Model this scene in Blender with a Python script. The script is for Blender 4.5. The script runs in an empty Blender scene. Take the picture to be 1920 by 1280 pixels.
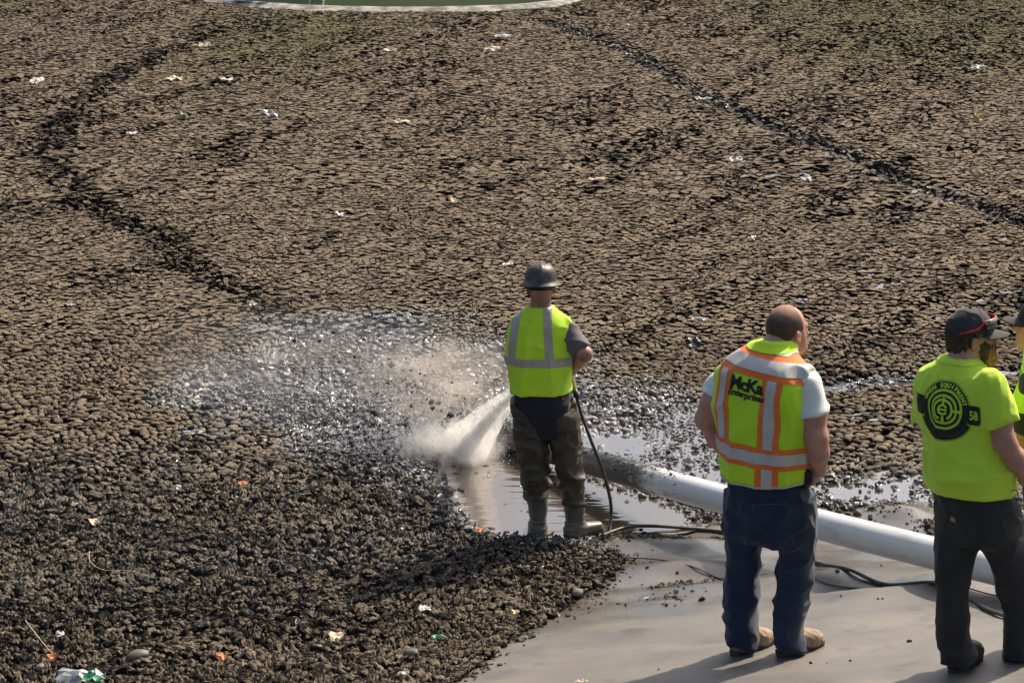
import bpy, bmesh, math, random
import numpy as np
from mathutils import Vector, Matrix
from mathutils.bvhtree import BVHTree

rng = np.random.default_rng(7)
random.seed(7)
scene = bpy.context.scene
COL = scene.collection

# ------------------------------------------------------------------ camera, sky, sun, exposure
CAM_H, FPX, PITCH = 4.9, 4500.0, math.radians(13.6)
cd = bpy.data.cameras.new('camera')
cam = bpy.data.objects.new('camera', cd)
COL.objects.link(cam)
cam.location = (0, 0, CAM_H)
cam.rotation_euler = (math.radians(90) - PITCH, 0, 0)
cd.sensor_width = 36.0
cd.lens = FPX / 1920 * 36
cd.clip_end = 3000
cd.dof.use_dof = True
cd.dof.focus_distance = 16.0
cd.dof.aperture_fstop = 11.0
scene.camera = cam

SUN_AZ, SUN_EL = math.radians(41), math.radians(46)
w = bpy.data.worlds.new('World')
scene.world = w
w.use_nodes = True
nt = w.node_tree
sky = nt.nodes.new('ShaderNodeTexSky')
sky.sky_type = 'NISHITA'
sky.sun_disc = False
sky.sun_elevation = SUN_EL
sky.sun_rotation = SUN_AZ
sky.air_density = 1.0
sky.dust_density = 5.0
sky.ozone_density = 1.0
bg = nt.nodes['Background']
bg.inputs['Strength'].default_value = 0.12
nt.links.new(sky.outputs[0], bg.inputs['Color'])
sd_ = bpy.data.lights.new('sun', 'SUN')
sun = bpy.data.objects.new('sun', sd_)
COL.objects.link(sun)
sd_.energy = 5.0
sd_.angle = math.radians(0.6)
sd_.color = (1.0, 0.88, 0.72)
to_sun = Vector((math.sin(SUN_AZ) * math.cos(SUN_EL), math.cos(SUN_AZ) * math.cos(SUN_EL), math.sin(SUN_EL)))
sun.rotation_euler = (-to_sun).to_track_quat('-Z', 'Y').to_euler()
scene.view_settings.view_transform = 'Standard'
scene.view_settings.look = 'None'
scene.view_settings.gamma = 1.0
scene.view_settings.exposure = 0.30
scene.view_settings.use_curve_mapping = False
scene.cycles.max_bounces = 8
scene.cycles.volume_bounces = 4
scene.cycles.use_denoising = True

# ------------------------------------------------------------------ helpers: noise, ground, meshes
def _h(ix, iy, iz, seed):
    n = (ix.astype(np.int64) * 374761393 + iy.astype(np.int64) * 668265263 + iz.astype(np.int64) * 1274126177 + seed * 362437) & 0xffffffff
    n = ((n ^ (n >> 13)) * 1274126177) & 0xffffffff
    return ((n ^ (n >> 16)) & 0xffff) / 65535.0

def noise3(x, y, z, seed=0):
    x, y, z = np.broadcast_arrays(np.asarray(x, float), np.asarray(y, float), np.asarray(z, float))
    fx, fy, fz = np.floor(x), np.floor(y), np.floor(z)
    u, v, t = x - fx, y - fy, z - fz
    u, v, t = u * u * (3 - 2 * u), v * v * (3 - 2 * v), t * t * (3 - 2 * t)
    r = 0
    for a in (0, 1):
        for b in (0, 1):
            for c in (0, 1):
                r = r + (u if a else 1 - u) * (v if b else 1 - v) * (t if c else 1 - t) * _h(fx + a, fy + b, fz + c, seed)
    return r

def noise2(x, y, seed=0):
    x, y = np.broadcast_arrays(np.asarray(x, float), np.asarray(y, float))
    fx, fy = np.floor(x), np.floor(y)
    u, v = x - fx, y - fy
    u, v = u * u * (3 - 2 * u), v * v * (3 - 2 * v)
    z = np.zeros_like(fx)
    return ((1 - u) * (1 - v) * _h(fx, fy, z, seed) + u * (1 - v) * _h(fx + 1, fy, z, seed)
            + (1 - u) * v * _h(fx, fy + 1, z, seed) + u * v * _h(fx + 1, fy + 1, z, seed))

def fbm2(x, y, seed=0, n=3):
    return sum(noise2(x * 2 ** i, y * 2 ** i, seed + i) * 0.5 ** i for i in range(n)) / sum(0.5 ** i for i in range(n))

def sstep(a, b, x):
    t = np.clip((x - a) / (b - a), 0, 1)
    return t * t * (3 - 2 * t)

def bank(x, y):
    s = (13.6 - y) + 0.55 * x
    return 0.185 * 0.35 * np.log1p(np.exp(np.clip(s / 0.35, -30, 60)))

def ray(u, v):
    a, b = (u - 960) / FPX, -(v - 640) / FPX
    cp, sp = math.cos(PITCH), math.sin(PITCH)
    return np.array([a, cp + b * sp, -sp + b * cp])

def at0(u, v, h=0.0):
    """ground point (smooth bank only) seen in the photograph at u, v, raised by h"""
    d = ray(u, v)
    z = 0.0
    for _ in range(80):
        t = (z - CAM_H) / d[2]
        p = np.array([0, 0, CAM_H]) + d * t
        z = float(bank(p[0], p[1])) + h
    return p

def poly_world(pts):
    return np.array([at0(u, v)[:2] for u, v in pts])

def seg_dist(x, y, P):
    d = np.full(np.shape(x), 1e9)
    for a, b in zip(P[:-1], P[1:]):
        ab = b - a
        t = np.clip(((x - a[0]) * ab[0] + (y - a[1]) * ab[1]) / (ab @ ab), 0, 1)
        d = np.minimum(d, np.hypot(x - a[0] - t * ab[0], y - a[1] - t * ab[1]))
    return d

def poly_sd(x, y, P):
    Q = np.vstack([P, P[:1]])
    d = seg_dist(x, y, Q)
    ins = np.zeros(np.shape(x), bool)
    for a, b in zip(Q[:-1], Q[1:]):
        c = ((a[1] > y) != (b[1] > y)) & (x < (b[0] - a[0]) * (y - a[1]) / (b[1] - a[1] + 1e-12) + a[0])
        ins ^= c
    return np.where(ins, -d, d)

def smooth_closed(P, n=6):
    out = []
    m = len(P)
    for i in range(m):
        p0, p1, p2, p3 = P[i - 1], P[i], P[(i + 1) % m], P[(i + 2) % m]
        for k in range(n):
            t = k / n
            out.append(0.5 * ((2 * p1) + (-p0 + p2) * t + (2 * p0 - 5 * p1 + 4 * p2 - p3) * t * t + (-p0 + 3 * p1 - 3 * p2 + p3) * t ** 3))
    return np.array(out)

def smooth_open(P, n=8):
    P = [np.array(p, float) for p in P]
    out = []
    m = len(P)
    for i in range(m - 1):
        p0, p1, p2, p3 = P[max(i - 1, 0)], P[i], P[i + 1], P[min(i + 2, m - 1)]
        for k in range(n):
            t = k / n
            out.append(0.5 * ((2 * p1) + (-p0 + p2) * t + (2 * p0 - 5 * p1 + 4 * p2 - p3) * t * t + (-p0 + 3 * p1 - 3 * p2 + p3) * t ** 3))
    out.append(P[-1])
    return np.array(out)

POND = smooth_closed(np.array([(-7.6, 54.0), (-5.9, 50.9), (-4.5, 49.7), (-2.6, 49.15), (-0.6, 49.3), (0.6, 50.2), (2.4, 52.6), (9, 60), (14, 80), (8, 95), (-14, 95), (-22, 80), (-20, 60)]), 5)
POOL = poly_world([(828, 880), (850, 856), (905, 845), (965, 840), (1080, 885), (1190, 925), (1300, 962), (1260, 984), (1150, 992), (1118, 1003), (1000, 998), (930, 988), (890, 975), (856, 940)])
PUD1 = poly_world([(1105, 800), (1180, 815), (1215, 800), (1290, 770), (1345, 775), (1362, 850), (1392, 915), (1330, 905), (1240, 880), (1150, 852), (1100, 835)])
PUD2 = poly_world([(1530, 905), (1600, 915), (1655, 893), (1740, 900), (1765, 935), (1730, 952), (1680, 945), (1600, 932), (1540, 925)])
PUD3 = poly_world([(470, 690), (560, 650), (680, 628), (780, 622), (870, 655), (940, 690), (975, 725), (975, 775), (920, 750), (830, 745), (740, 750), (650, 735), (540, 725)])
WETZ = poly_world([(300, 745), (440, 655), (560, 610), (700, 585), (830, 600), (940, 640), (1100, 690), (1300, 755), (1390, 905), (1200, 870), (1000, 850), (850, 860), (835, 930), (760, 905), (640, 870), (450, 815)])
LINER = poly_world([(800, 1320), (845, 1280), (940, 1212), (1020, 1155), (1110, 1098), (1178, 1045), (1130, 1006), (1200, 992), (1290, 972), (1380, 968), (1560, 975), (1640, 962), (1690, 948), (1745, 990), (1830, 1010), (1990, 1040), (2150, 1100), (2200, 1330), (1500, 1420)])
STREAK = poly_world([(1530, 722), (1600, 712), (1700, 706), (1800, 700), (1940, 690)])
RUT1 = poly_world([(1020, 35), (1110, 65), (1200, 105), (1300, 165), (1430, 225), (1560, 275), (1700, 330), (1800, 370), (1990, 435)])
RUT2 = poly_world([(420, 50), (300, 95), (200, 150), (140, 200), (95, 260), (110, 320), (160, 380), (260, 420), (330, 470), (420, 530), (520, 575)])

# thin slivers of standing water in the cracks on the right
SLIVERS = []
_r = np.random.default_rng(55)
for line, n_ in (([(1365, 300), (1420, 303)], 3), ([(1405, 331), (1520, 326), (1640, 330)], 13), ([(1430, 330), (1460, 305)], 2), ([(1560, 455), (1580, 435)], 2), ([(1600, 517), (1690, 495), (1760, 470), (1900, 440)], 13), ([(1590, 545), (1650, 535), (1690, 520)], 9), ([(1660, 420), (1690, 375), (1740, 350)], 4), ([(1460, 570), (1520, 560)], 3), ([(1730, 600), (1780, 590)], 2),
                 ([(1835, 565), (1870, 545), (1925, 540)], 6), ([(1600, 480), (1700, 450), (1800, 440)], 5), ([(1780, 330), (1900, 320)], 6), ([(1540, 726), (1590, 712), (1640, 716)], 9), ([(1640, 712), (1740, 704), (1920, 692)], 16), ([(1545, 750), (1600, 775), (1640, 790)], 4), ([(1150, 495), (1200, 478)], 3)):
    P_ = poly_world(line)
    for _ in range(n_):
        k_ = _r.integers(0, len(P_) - 1)
        c_ = P_[k_] + (P_[k_ + 1] - P_[k_]) * _r.uniform() + _r.normal(0, 0.05, 2)
        an, ln_ = _r.normal(0.25, 0.5), _r.uniform(0.015, 0.075)
        d_ = np.array([math.cos(an), math.sin(an) * 1.6]) * ln_
        SLIVERS.append((c_ - d_, c_ + d_, _r.uniform(0.010, 0.030)))
def sliver_dist(x, y):
    d = np.full(np.shape(x), 9.0)
    for p_, q_, w_ in SLIVERS:
        d = np.minimum(d, seg_dist(x, y, np.array([p_, q_])) - w_)
    return d

def terrain(x, y):
    x, y = np.asarray(x, float), np.asarray(y, float)
    z = bank(x, y) + 0.03 * (fbm2(x * 0.5, y * 0.5, 11) - 0.5) * sstep(17, 22, y)
    z = z - 0.35 * sstep(0.15, -1.2, poly_sd(x, y, POND))
    z = z - 0.08 * sstep(0.12, -0.25, poly_sd(x, y, POOL))
    z = z - 0.016 * sstep(0.15, -0.2, np.minimum(poly_sd(x, y, PUD1), poly_sd(x, y, PUD2)))
    z = z - 0.06 * np.exp(-(seg_dist(x, y, RUT1) / 0.28) ** 2) - 0.03 * np.exp(-(seg_dist(x, y, RUT2) / 0.4) ** 2)
    z = z - 0.025 * np.exp(-(seg_dist(x, y, STREAK) / 0.25) ** 2)
    return z

def at(u, v, h=0.0):
    p = at0(u, v, h)
    return Vector((p[0], p[1], float(terrain(p[0], p[1])) + h))

def np_mesh(name, V, faces, mat_idx=None, smooth=False):
    """faces: list of (M,k) int arrays; mat_idx: list of ints, one for each array"""
    me = bpy.data.meshes.new(name)
    V = np.asarray(V, np.float32)
    me.vertices.add(len(V))
    me.vertices.foreach_set('co', V.ravel())
    loops = np.concatenate([np.asarray(f, np.int32).ravel() for f in faces])
    tot = np.concatenate([np.full(len(f), np.asarray(f).shape[1], np.int32) for f in faces])
    start = np.concatenate([[0], np.cumsum(tot)[:-1]]).astype(np.int32)
    me.loops.add(len(loops))
    me.loops.foreach_set('vertex_index', loops)
    me.polygons.add(len(tot))
    me.polygons.foreach_set('loop_start', start)
    if mat_idx is not None:
        me.polygons.foreach_set('material_index', np.concatenate([np.full(len(f), m, np.int32) for f, m in zip(faces, mat_idx)]))
    me.polygons.foreach_set('use_smooth', np.full(len(tot), smooth, bool))
    me.update(calc_edges=True)
    return me

def link(name, me, mats=(), parent=None):
    o = bpy.data.objects.new(name, me)
    COL.objects.link(o)
    for m in (mats if isinstance(mats, (list, tuple)) else [mats]):
        me.materials.append(m)
    o.parent = parent
    return o

def tag(o, label=None, cat=None, group=None, kind=None):
    if label: o['label'] = label
    if cat: o['category'] = cat
    if group: o['group'] = group
    if kind: o['kind'] = kind
    return o

def empty(name, loc):
    o = bpy.data.objects.new(name, None)
    COL.objects.link(o)
    o.location = loc
    o.empty_display_size = 0.1
    return o

def tube(name, pts, r, mat, parent=None, seg=10, caps=True, r_end=None):
    P = np.asarray(pts, float)
    n = len(P)
    T = np.gradient(P, axis=0)
    T /= np.linalg.norm(T, axis=1)[:, None] + 1e-9
    up = np.array([0, 0, 1.0]) if abs(T[0][2]) < 0.9 else np.array([1.0, 0, 0])
    V = []
    N = np.cross(T[0], up); N /= np.linalg.norm(N)
    for i in range(n):
        N = N - T[i] * (N @ T[i]); N /= np.linalg.norm(N) + 1e-9
        B = np.cross(T[i], N)
        ri = r if r_end is None else r + (r_end - r) * i / (n - 1)
        a = np.arange(seg) / seg * 2 * math.pi
        V.append(P[i] + ri * (np.cos(a)[:, None] * N + np.sin(a)[:, None] * B))
    V = np.concatenate(V)
    i, j = np.meshgrid(np.arange(n - 1), np.arange(seg), indexing='ij')
    q = np.stack([i * seg + j, i * seg + (j + 1) % seg, (i + 1) * seg + (j + 1) % seg, (i + 1) * seg + j], -1).reshape(-1, 4)
    F = [q]
    if caps:
        F += [np.arange(seg)[::-1][None], ((n - 1) * seg + np.arange(seg))[None]]
    return link(name, np_mesh(name, V, F, smooth=True), mat, parent)

# ------------------------------------------------------------------ materials
def new_mat(name):
    m = bpy.data.materials.new(name)
    m.use_nodes = True
    return m, m.node_tree, m.node_tree.nodes['Principled BSDF']

def node(t, typ, **kw):
    n = t.nodes.new(typ)
    for k, v in kw.items():
        if k in n.inputs.keys() if isinstance(k, str) else False:
            n.inputs[k].default_value = v
        else:
            setattr(n, k, v)
    return n

def math_node(t, op, a, b=None, clamp=False):
    n = t.nodes.new('ShaderNodeMath')
    n.operation = op
    n.use_clamp = clamp
    for i, s in enumerate((a, b)):
        if s is None: continue
        if isinstance(s, (int, float)): n.inputs[i].default_value = s
        else: t.links.new(s, n.inputs[i])
    return n.outputs[0]

def mix(t, f, a, b):
    n = t.nodes.new('ShaderNodeMix')
    n.data_type = 'RGBA'
    for s, k in ((f, 0), (a, 6), (b, 7)):
        if isinstance(s, (int, float)): n.inputs[k].default_value = s
        elif isinstance(s, tuple): n.inputs[k].default_value = (*s, 1)
        else: t.links.new(s, n.inputs[k])
    return n.outputs[2]

def tex_noise(t, scale, detail=3, rough=0.55, vec=None, sx=None):
    n = t.nodes.new('ShaderNodeTexNoise')
    n.inputs['Scale'].default_value = scale
    n.inputs['Detail'].default_value = detail
    n.inputs['Roughness'].default_value = rough
    co = t.nodes.new('ShaderNodeTexCoord').outputs['Object'] if vec is None else vec
    if sx:
        mp = t.nodes.new('ShaderNodeMapping')
        mp.inputs['Scale'].default_value = sx
        t.links.new(co, mp.inputs[0]); co = mp.outputs[0]
    t.links.new(co, n.inputs['Vector'])
    return n.outputs['Fac']

def ramp(t, f, a, b):
    n = t.nodes.new('ShaderNodeMapRange')
    n.interpolation_type = 'SMOOTHSTEP'
    n.inputs[1].default_value = a
    n.inputs[2].default_value = b
    t.links.new(f, n.inputs[0])
    return n.outputs[0]

def bump(t, b, h, strength, dist):
    n = t.nodes.new('ShaderNodeBump')
    n.inputs['Strength'].default_value = strength
    n.inputs['Distance'].default_value = dist
    t.links.new(h, n.inputs['Height'])
    t.links.new(n.outputs[0], b.inputs['Normal'])
    return n

def simple(name, col, rough=0.6, col2=None, scale=12, bscale=None, bs=0.3, bd=0.003, metal=0.0, lo=0.35, hi=0.65, spec=None, sheen=0):
    m, t, b = new_mat(name)
    if col2 is not None:
        t.links.new(mix(t, ramp(t, tex_noise(t, scale), lo, hi), col, col2), b.inputs['Base Color'])
    else:
        b.inputs['Base Color'].default_value = (*col, 1)
    b.inputs['Roughness'].default_value = rough
    b.inputs['Metallic'].default_value = metal
    if spec is not None: b.inputs['Specular IOR Level'].default_value = spec
    if sheen: b.inputs['Sheen Weight'].default_value = sheen
    if bscale:
        bump(t, b, tex_noise(t, bscale, 4), bs, bd)
    return m

def mud_material(name, side):
    m, t, b = new_mat(name)
    a = t.nodes.new('ShaderNodeAttribute')
    a.attribute_name = 'mud'
    s = t.nodes.new('ShaderNodeSeparateColor')
    t.links.new(a.outputs['Color'], s.inputs[0])
    crust, wet, rnd, olive = s.outputs[0], s.outputs[1], s.outputs[2], a.outputs['Alpha']
    geo = t.nodes.new('ShaderNodeNewGeometry').outputs['Position']
    n1 = tex_noise(t, 55, 4, 0.65, geo)
    n2 = tex_noise(t, 3.0, 3, 0.6, geo)
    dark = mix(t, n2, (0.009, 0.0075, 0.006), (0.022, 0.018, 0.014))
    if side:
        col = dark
    else:
        tan = mix(t, rnd, (0.135, 0.105, 0.072), (0.285, 0.226, 0.158))
        tan = mix(t, math_node(t, 'MULTIPLY', n2, 0.55), tan, (0.165, 0.132, 0.096))
        tan = mix(t, olive, tan, (0.155, 0.136, 0.070))
        k = math_node(t, 'ADD', math_node(t, 'MULTIPLY', math_node(t, 'SUBTRACT', n1, 0.5), 2.6), crust)
        col = mix(t, ramp(t, k, 0.25, 0.7), dark, tan)
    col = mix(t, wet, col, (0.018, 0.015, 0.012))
    t.links.new(col, b.inputs['Base Color'])
    r = math_node(t, 'SUBTRACT', 0.92, math_node(t, 'MULTIPLY', wet, 0.74))
    t.links.new(r, b.inputs['Roughness'])
    t.links.new(math_node(t, 'ADD', math_node(t, 'MULTIPLY', wet, 0.6), 0.15), b.inputs['Specular IOR Level'])
    t.links.new(math_node(t, 'MULTIPLY', wet, 0.85), b.inputs['Coat Weight'])
    b.inputs['Coat Roughness'].default_value = 0.075
    b.inputs['Coat IOR'].default_value = 2.1
    bn = bump(t, b, n1, 1.0, 0.018)
    t.links.new(bn.outputs[0], b.inputs['Coat Normal'])
    return m

M = {}
M['crust'] = mud_material('mud_crust_top', False)
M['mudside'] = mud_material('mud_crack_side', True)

def water_material(name, col, rough, scale, strength, sx=None, ior=1.333):
    m, t, b = new_mat(name)
    b.inputs['Base Color'].default_value = (*col, 1)
    b.inputs['Roughness'].default_value = rough
    b.inputs['IOR'].default_value = ior
    b.inputs['Specular IOR Level'].default_value = 0.6
    bump(t, b, tex_noise(t, scale, 2, 0.5, None, sx), strength, 0.02)
    return m
M['pond'] = water_material('pond_water', (0.012, 0.022, 0.003), 0.04, 3.0, 0.10, (1, 0.3, 1))
M['pool'] = water_material('muddy_water', (0.085, 0.066, 0.045), 0.07, 5.0, 0.5, (0.35, 1.8, 1), 3.2)
M['puddle'] = water_material('puddle_water', (0.06, 0.048, 0.036), 0.03, 6.0, 0.06, None, 4.2)

M['film'] = water_material('thin_water_film', (0.06, 0.048, 0.036), 0.12, 34.0, 0.8, None, 3.0)

# ------------------------------------------------------------------ mud bed: dark ground sheet under the plates
def axis(lo, hi, step, far):
    c = np.arange(lo, hi + 1e-6, step)
    g = np.array([0.6, 1.6, 3.5, 8, 20, 50, 120, 300, 800.0])
    g = g[g < far]
    return np.concatenate([lo - g[::-1], c, hi + g])
gx, gy = axis(-13.5, 13.5, 0.19, 900), axis(9.5, 56, 0.17, 900)
GX, GY = np.meshgrid(gx, gy, indexing='ij')
GZ = terrain(GX, GY) - 0.04
inl = poly_sd(GX, GY, LINER)
GZ = GZ - 0.06 * sstep(0.3, -0.2, inl)
GZ = np.where(GY > 96, np.minimum((GY - 96) * 0.35, 16) * (0.75 + 0.5 * fbm2(GX * 0.08, GY * 0.08, 5)), GZ)

def wetness(x, y):
    e = (fbm2(x * 1.6, y * 0.9, 21) - 0.5)
    wv = sstep(0.45, -0.45, poly_sd(x, y, WETZ) + e * 1.6)
    wv = np.maximum(wv, sstep(0.35, -0.05, poly_sd(x, y, POOL) + e * 0.3))
    wv = np.maximum(wv, sstep(0.5, -0.1, np.minimum(poly_sd(x, y, PUD1), poly_sd(x, y, PUD2)) + e * 0.7) * 0.95)
    wv = np.maximum(wv, 0.9 * sstep(0.22, 0.05, seg_dist(x, y, STREAK) + e * 0.25))
    wv = np.maximum(wv, 0.18 * sstep(0.34, 0.1, seg_dist(x, y, RUT1) + e * 0.3))
    return wv

def seep(x, y):
    """water standing in the cracks on the right half of the bed"""
    k = sstep(0.70, 0.80, fbm2(x * 1.1 + 7, y * 0.55, 33, 4)) * sstep(1.2, 3.0, x) * sstep(34, 30, y)
    return k

ni, nj = GX.shape
V = np.stack([GX, GY, GZ], -1).reshape(-1, 3)
i, j = np.meshgrid(np.arange(ni - 1), np.arange(nj - 1), indexing='ij')
q = np.stack([i * nj + j, (i + 1) * nj + j, (i + 1) * nj + j + 1, i * nj + j + 1], -1).reshape(-1, 4)
me = np_mesh('mud_bed', V, [q], smooth=True)
gw = np.clip(np.maximum(wetness(GX, GY) * 0.9, seep(GX, GY)), 0, 1)
grass = ((GY > 92) | (np.abs(GX) > 30)).astype(float)
bedcol = np.stack([0.1 + 0 * GX, gw, 0.3 + 0 * GX, grass], -1).reshape(-1, 4).astype(np.float32)
at_ = me.attributes.new('mud', 'FLOAT_COLOR', 'POINT')
at_.data.foreach_set('color', bedcol.ravel())
mb, t, b = new_mat('bed_mud')
a = t.nodes.new('ShaderNodeAttribute'); a.attribute_name = 'mud'
s = t.nodes.new('ShaderNodeSeparateColor'); t.links.new(a.outputs['Color'], s.inputs[0])
geo = t.nodes.new('ShaderNodeNewGeometry').outputs['Position']
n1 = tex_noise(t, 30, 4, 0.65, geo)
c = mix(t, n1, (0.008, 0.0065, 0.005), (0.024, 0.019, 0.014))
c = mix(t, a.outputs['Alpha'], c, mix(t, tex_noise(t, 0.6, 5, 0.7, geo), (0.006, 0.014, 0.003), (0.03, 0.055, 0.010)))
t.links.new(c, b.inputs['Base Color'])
t.links.new(math_node(t, 'SUBTRACT', 0.9, math_node(t, 'MULTIPLY', s.outputs[1], 0.82)), b.inputs['Roughness'])
t.links.new(math_node(t, 'ADD', math_node(t, 'MULTIPLY', s.outputs[1], 0.7), 0.1), b.inputs['Specular IOR Level'])
bump(t, b, n1, 0.5, 0.01)
bed = tag(link('mud_bed', me, mb), kind='structure')
bed['label'] = 'dried and cracking dark mud bed of the drained pond'

# ------------------------------------------------------------------ mud plates
def lattice(s, x0, x1, y0, y1, jit, seed):
    r = np.random.default_rng(seed)
    nj = int((y1 - y0) / (s * 0.866)) + 3
    ni = int((x1 - x0) / s) + 3
    J, I = np.meshgrid(np.arange(nj), np.arange(ni), indexing='ij')
    cx = x0 + (I + 0.5 * (J % 2)) * s
    cy = y0 + J * s * 0.866
    ang = r.uniform(0, 2 * math.pi, cx.shape)
    rad = np.sqrt(r.uniform(0, 1, cx.shape)) * jit * s
    wx = (fbm2(cx * 1.3, cy * 1.3, seed + 1) - 0.5) * 0.5
    wy = (fbm2(cx * 1.3, cy * 1.3, seed + 5) - 0.5) * 0.5
    C = np.stack([cx + rad * np.cos(ang) + wx, cy + rad * np.sin(ang) + wy], -1)
    J, I = J[1:-1, 1:-1], I[1:-1, 1:-1]
    odd = J % 2
    nb = [C[J, I + 1], C[J + 1, I + odd], C[J + 1, I - 1 + odd], C[J, I - 1], C[J - 1, I - 1 + odd], C[J - 1, I + odd]]
    c0 = C[J, I]
    K = np.stack([(c0 + nb[k] + nb[(k + 1) % 6]) / 3 for k in range(6)], -2)
    return c0.reshape(-1, 2), K.reshape(-1, 6, 2)

def in_view(x, y, margin=0.03):
    return (np.abs(x) < (960 / FPX + margin * 0.5) * np.hypot(y, CAM_H) + 0.35) & (y > 10.6)

STREAKDIR = np.array([0.42, 0.9]) / np.hypot(0.42, 0.9)
def streaks(x, y):
    # drag marks in the crust: long bands that curve across the bed
    xw = x + 0.02 * (y - 24) ** 2 * 0.25
    a_ = xw * STREAKDIR[0] + y * STREAKDIR[1]
    c_ = xw * STREAKDIR[1] - y * STREAKDIR[0]
    n = noise2(c_ * 2.6, a_ * 0.42, 41) * 0.6 + noise2(c_ * 5.5, a_ * 0.9, 42) * 0.4
    big = fbm2(x * 0.22, y * 0.12, 43)
    return sstep(0.50, 0.78, n + (big - 0.5) * 0.7) * (0.35 + 0.65 * noise2(x * 9, y * 5, 44))

LINEY = 16.2
def cell_fields(c, r):
    x, y = c[:, 0], c[:, 1]
    wet = wetness(x, y)
    wet = np.maximum(wet, (0.03 + 0.30 * sstep(12.6, 15.0, y)) * sstep(17.6, 15.8, y) * (0.45 + 0.55 * sstep(0.35, 0.62, fbm2(x * 1.1, y * 1.1, 55))))
    st = streaks(x, y) * sstep(15.5, 18, y)
    e = fbm2(x * 2.2, y * 1.4, 51)
    tr1 = sstep(0.27, 0.10, seg_dist(x, y, RUT1) + (e - 0.5) * 0.2)
    tr2 = sstep(0.34, 0.10, seg_dist(x, y, RUT2) + (e - 0.5) * 0.3) * sstep(17.5, 20, y)
    tr = np.maximum(tr1, tr2 * 0.8)
    crust = 0.80 + 0.35 * (e - 0.5) + 0.15 * r.uniform(-1, 1, len(x))
    crust -= 0.5 * tr * r.uniform(0.3, 1.2, len(x)) + 0.35 * st * r.uniform(0.2, 1.2, len(x)) + 0.5 * (r.uniform(0, 1, len(x)) < 0.14)
    near = sstep(18.0, 15.6, y + (fbm2(x * 0.8, y * 0.8, 52) - 0.5) * 2.5 + 0.25 * np.abs(x + 2.5) * (x > -2.5))
    crust -= near * (0.20 + 0.35 * (fbm2(x * 0.9, y * 0.9, 53) - 0.5)) - near * 0.35 * sstep(13.2, 12.2, y) * sstep(-2.4, -0.8, x)
    olive = sstep(0.45, 0.75, fbm2(x * 0.25, y * 0.12, 54) + sstep(36, 46, y) * 0.3 * sstep(1, 6, x)) * sstep(33, 44, y)
    return x, y, wet, st, tr, np.clip(crust, 0, 1), near, olive

def build_cells(C, K, detail, r):
    x, y, wet, st, tr, crust, near, olive = cell_fields(C, r)
    n = len(C)
    gap = 0.06 + 0.15 * r.uniform(0, 1, n) ** 2 + 0.14 * st + 0.10 * tr + 0.0 * near + 0.05 * wet
    if detail == 2:
        mid = (K + np.roll(K, -1, 1)) / 2
        s_ = np.linalg.norm(K - C[:, None], axis=2).mean()
        mid = mid + r.normal(0, 0.10, mid.shape) * s_
        K = np.stack([K, mid], 2).reshape(n, 12, 2)
        K = K + r.normal(0, 0.05, K.shape) * s_
    m = K.shape[1]
    D = K - C[:, None]
    D = D * (1 - 0.24 * r.uniform(0, 1, (n, m, 1)) ** 1.5)
    rim = C[:, None] + D * (1 - gap)[:, None, None]
    ti = r.normal(0, 1, (n, 2)) * (0.07 + 0.16 * tr + 0.12 * st + 0.13 * near + 0.07 * wet)[:, None]
    lift = r.normal(0, 1, n) * (0.006 + 0.010 * tr + 0.005 * near + 0.004 * wet) - 0.012 * st - 0.014 * wet
    zt = terrain(x, y) + lift
    ztop = lambda P: zt[:, None] + ((P - C[:, None]) * ti[:, None]).sum(-1)
    rn = r.uniform(0, 1, n)
    att = np.stack([crust, wet, rn, olive], -1).astype(np.float32)
    zr = ztop(rim)
    bot = C[:, None] + D * (1 - gap * 0.45)[:, None, None]
    zb = np.repeat((zt - 0.06)[:, None], m, 1)
    rows, nv = [], 0
    parts = []
    def add(P, z):
        nonlocal nv
        parts.append(np.concatenate([P, z[..., None]], -1))
        k0 = nv
        nv += P.shape[1]
        return k0
    if detail == 0:
        a0 = add(rim, zr)
        b0 = add(bot, zb)
        topf = [('n', a0)]
    else:
        zi_noise = r.normal(0, 1, (n, m)) * (0.0025 + 0.0042 * near + 0.004 * tr + 0.003 * wet)[:, None]
        a0 = add(rim, zr - 0.009 + zi_noise)
        b0 = add(bot, zb)
        inn = C[:, None] + D * (1 - gap)[:, None, None] * r.uniform(0.62, 0.80, (n, m, 1))
        c0 = add(inn, ztop(inn) + zi_noise * 1.2)
        if detail == 2:
            cc = C[:, None]
            d0 = add(cc, zt[:, None] + r.normal(0, 0.005, (n, 1)))
    VV = np.concatenate(parts, 1).reshape(-1, 3)
    base = (np.arange(n) * nv)[:, None]
    k = np.arange(m); k1 = (k + 1) % m
    def quads(a, b): return (base[:, :, None] + np.stack([a + k, a + k1, b + k1, b + k], -1)[None]).reshape(-1, 4)
    F, MI = [], []
    F.append(quads(b0, a0)); MI.append(1)
    if detail == 0:
        F.append(base + a0 + k[None]); MI.append(0)
    else:
        F.append(quads(a0, c0)); MI.append(0)
        if detail == 1:
            F.append(base + c0 + k[None]); MI.append(0)
        else:
            F.append((base[:, :, None] + np.stack([c0 + k, c0 + k1, np.full(m, d0)], -1)[None]).reshape(-1, 3)); MI.append(0)
    return VV, F, MI, np.repeat(att, nv, 0), nv

def cell_mesh(name, built, smooth):
    VV, F, MI, A, _ = built
    me = np_mesh(name, VV, F, MI, smooth)
    d = me.attributes.new('mud', 'FLOAT_COLOR', 'POINT')
    d.data.foreach_set('color', A.ravel())
    return me

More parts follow.
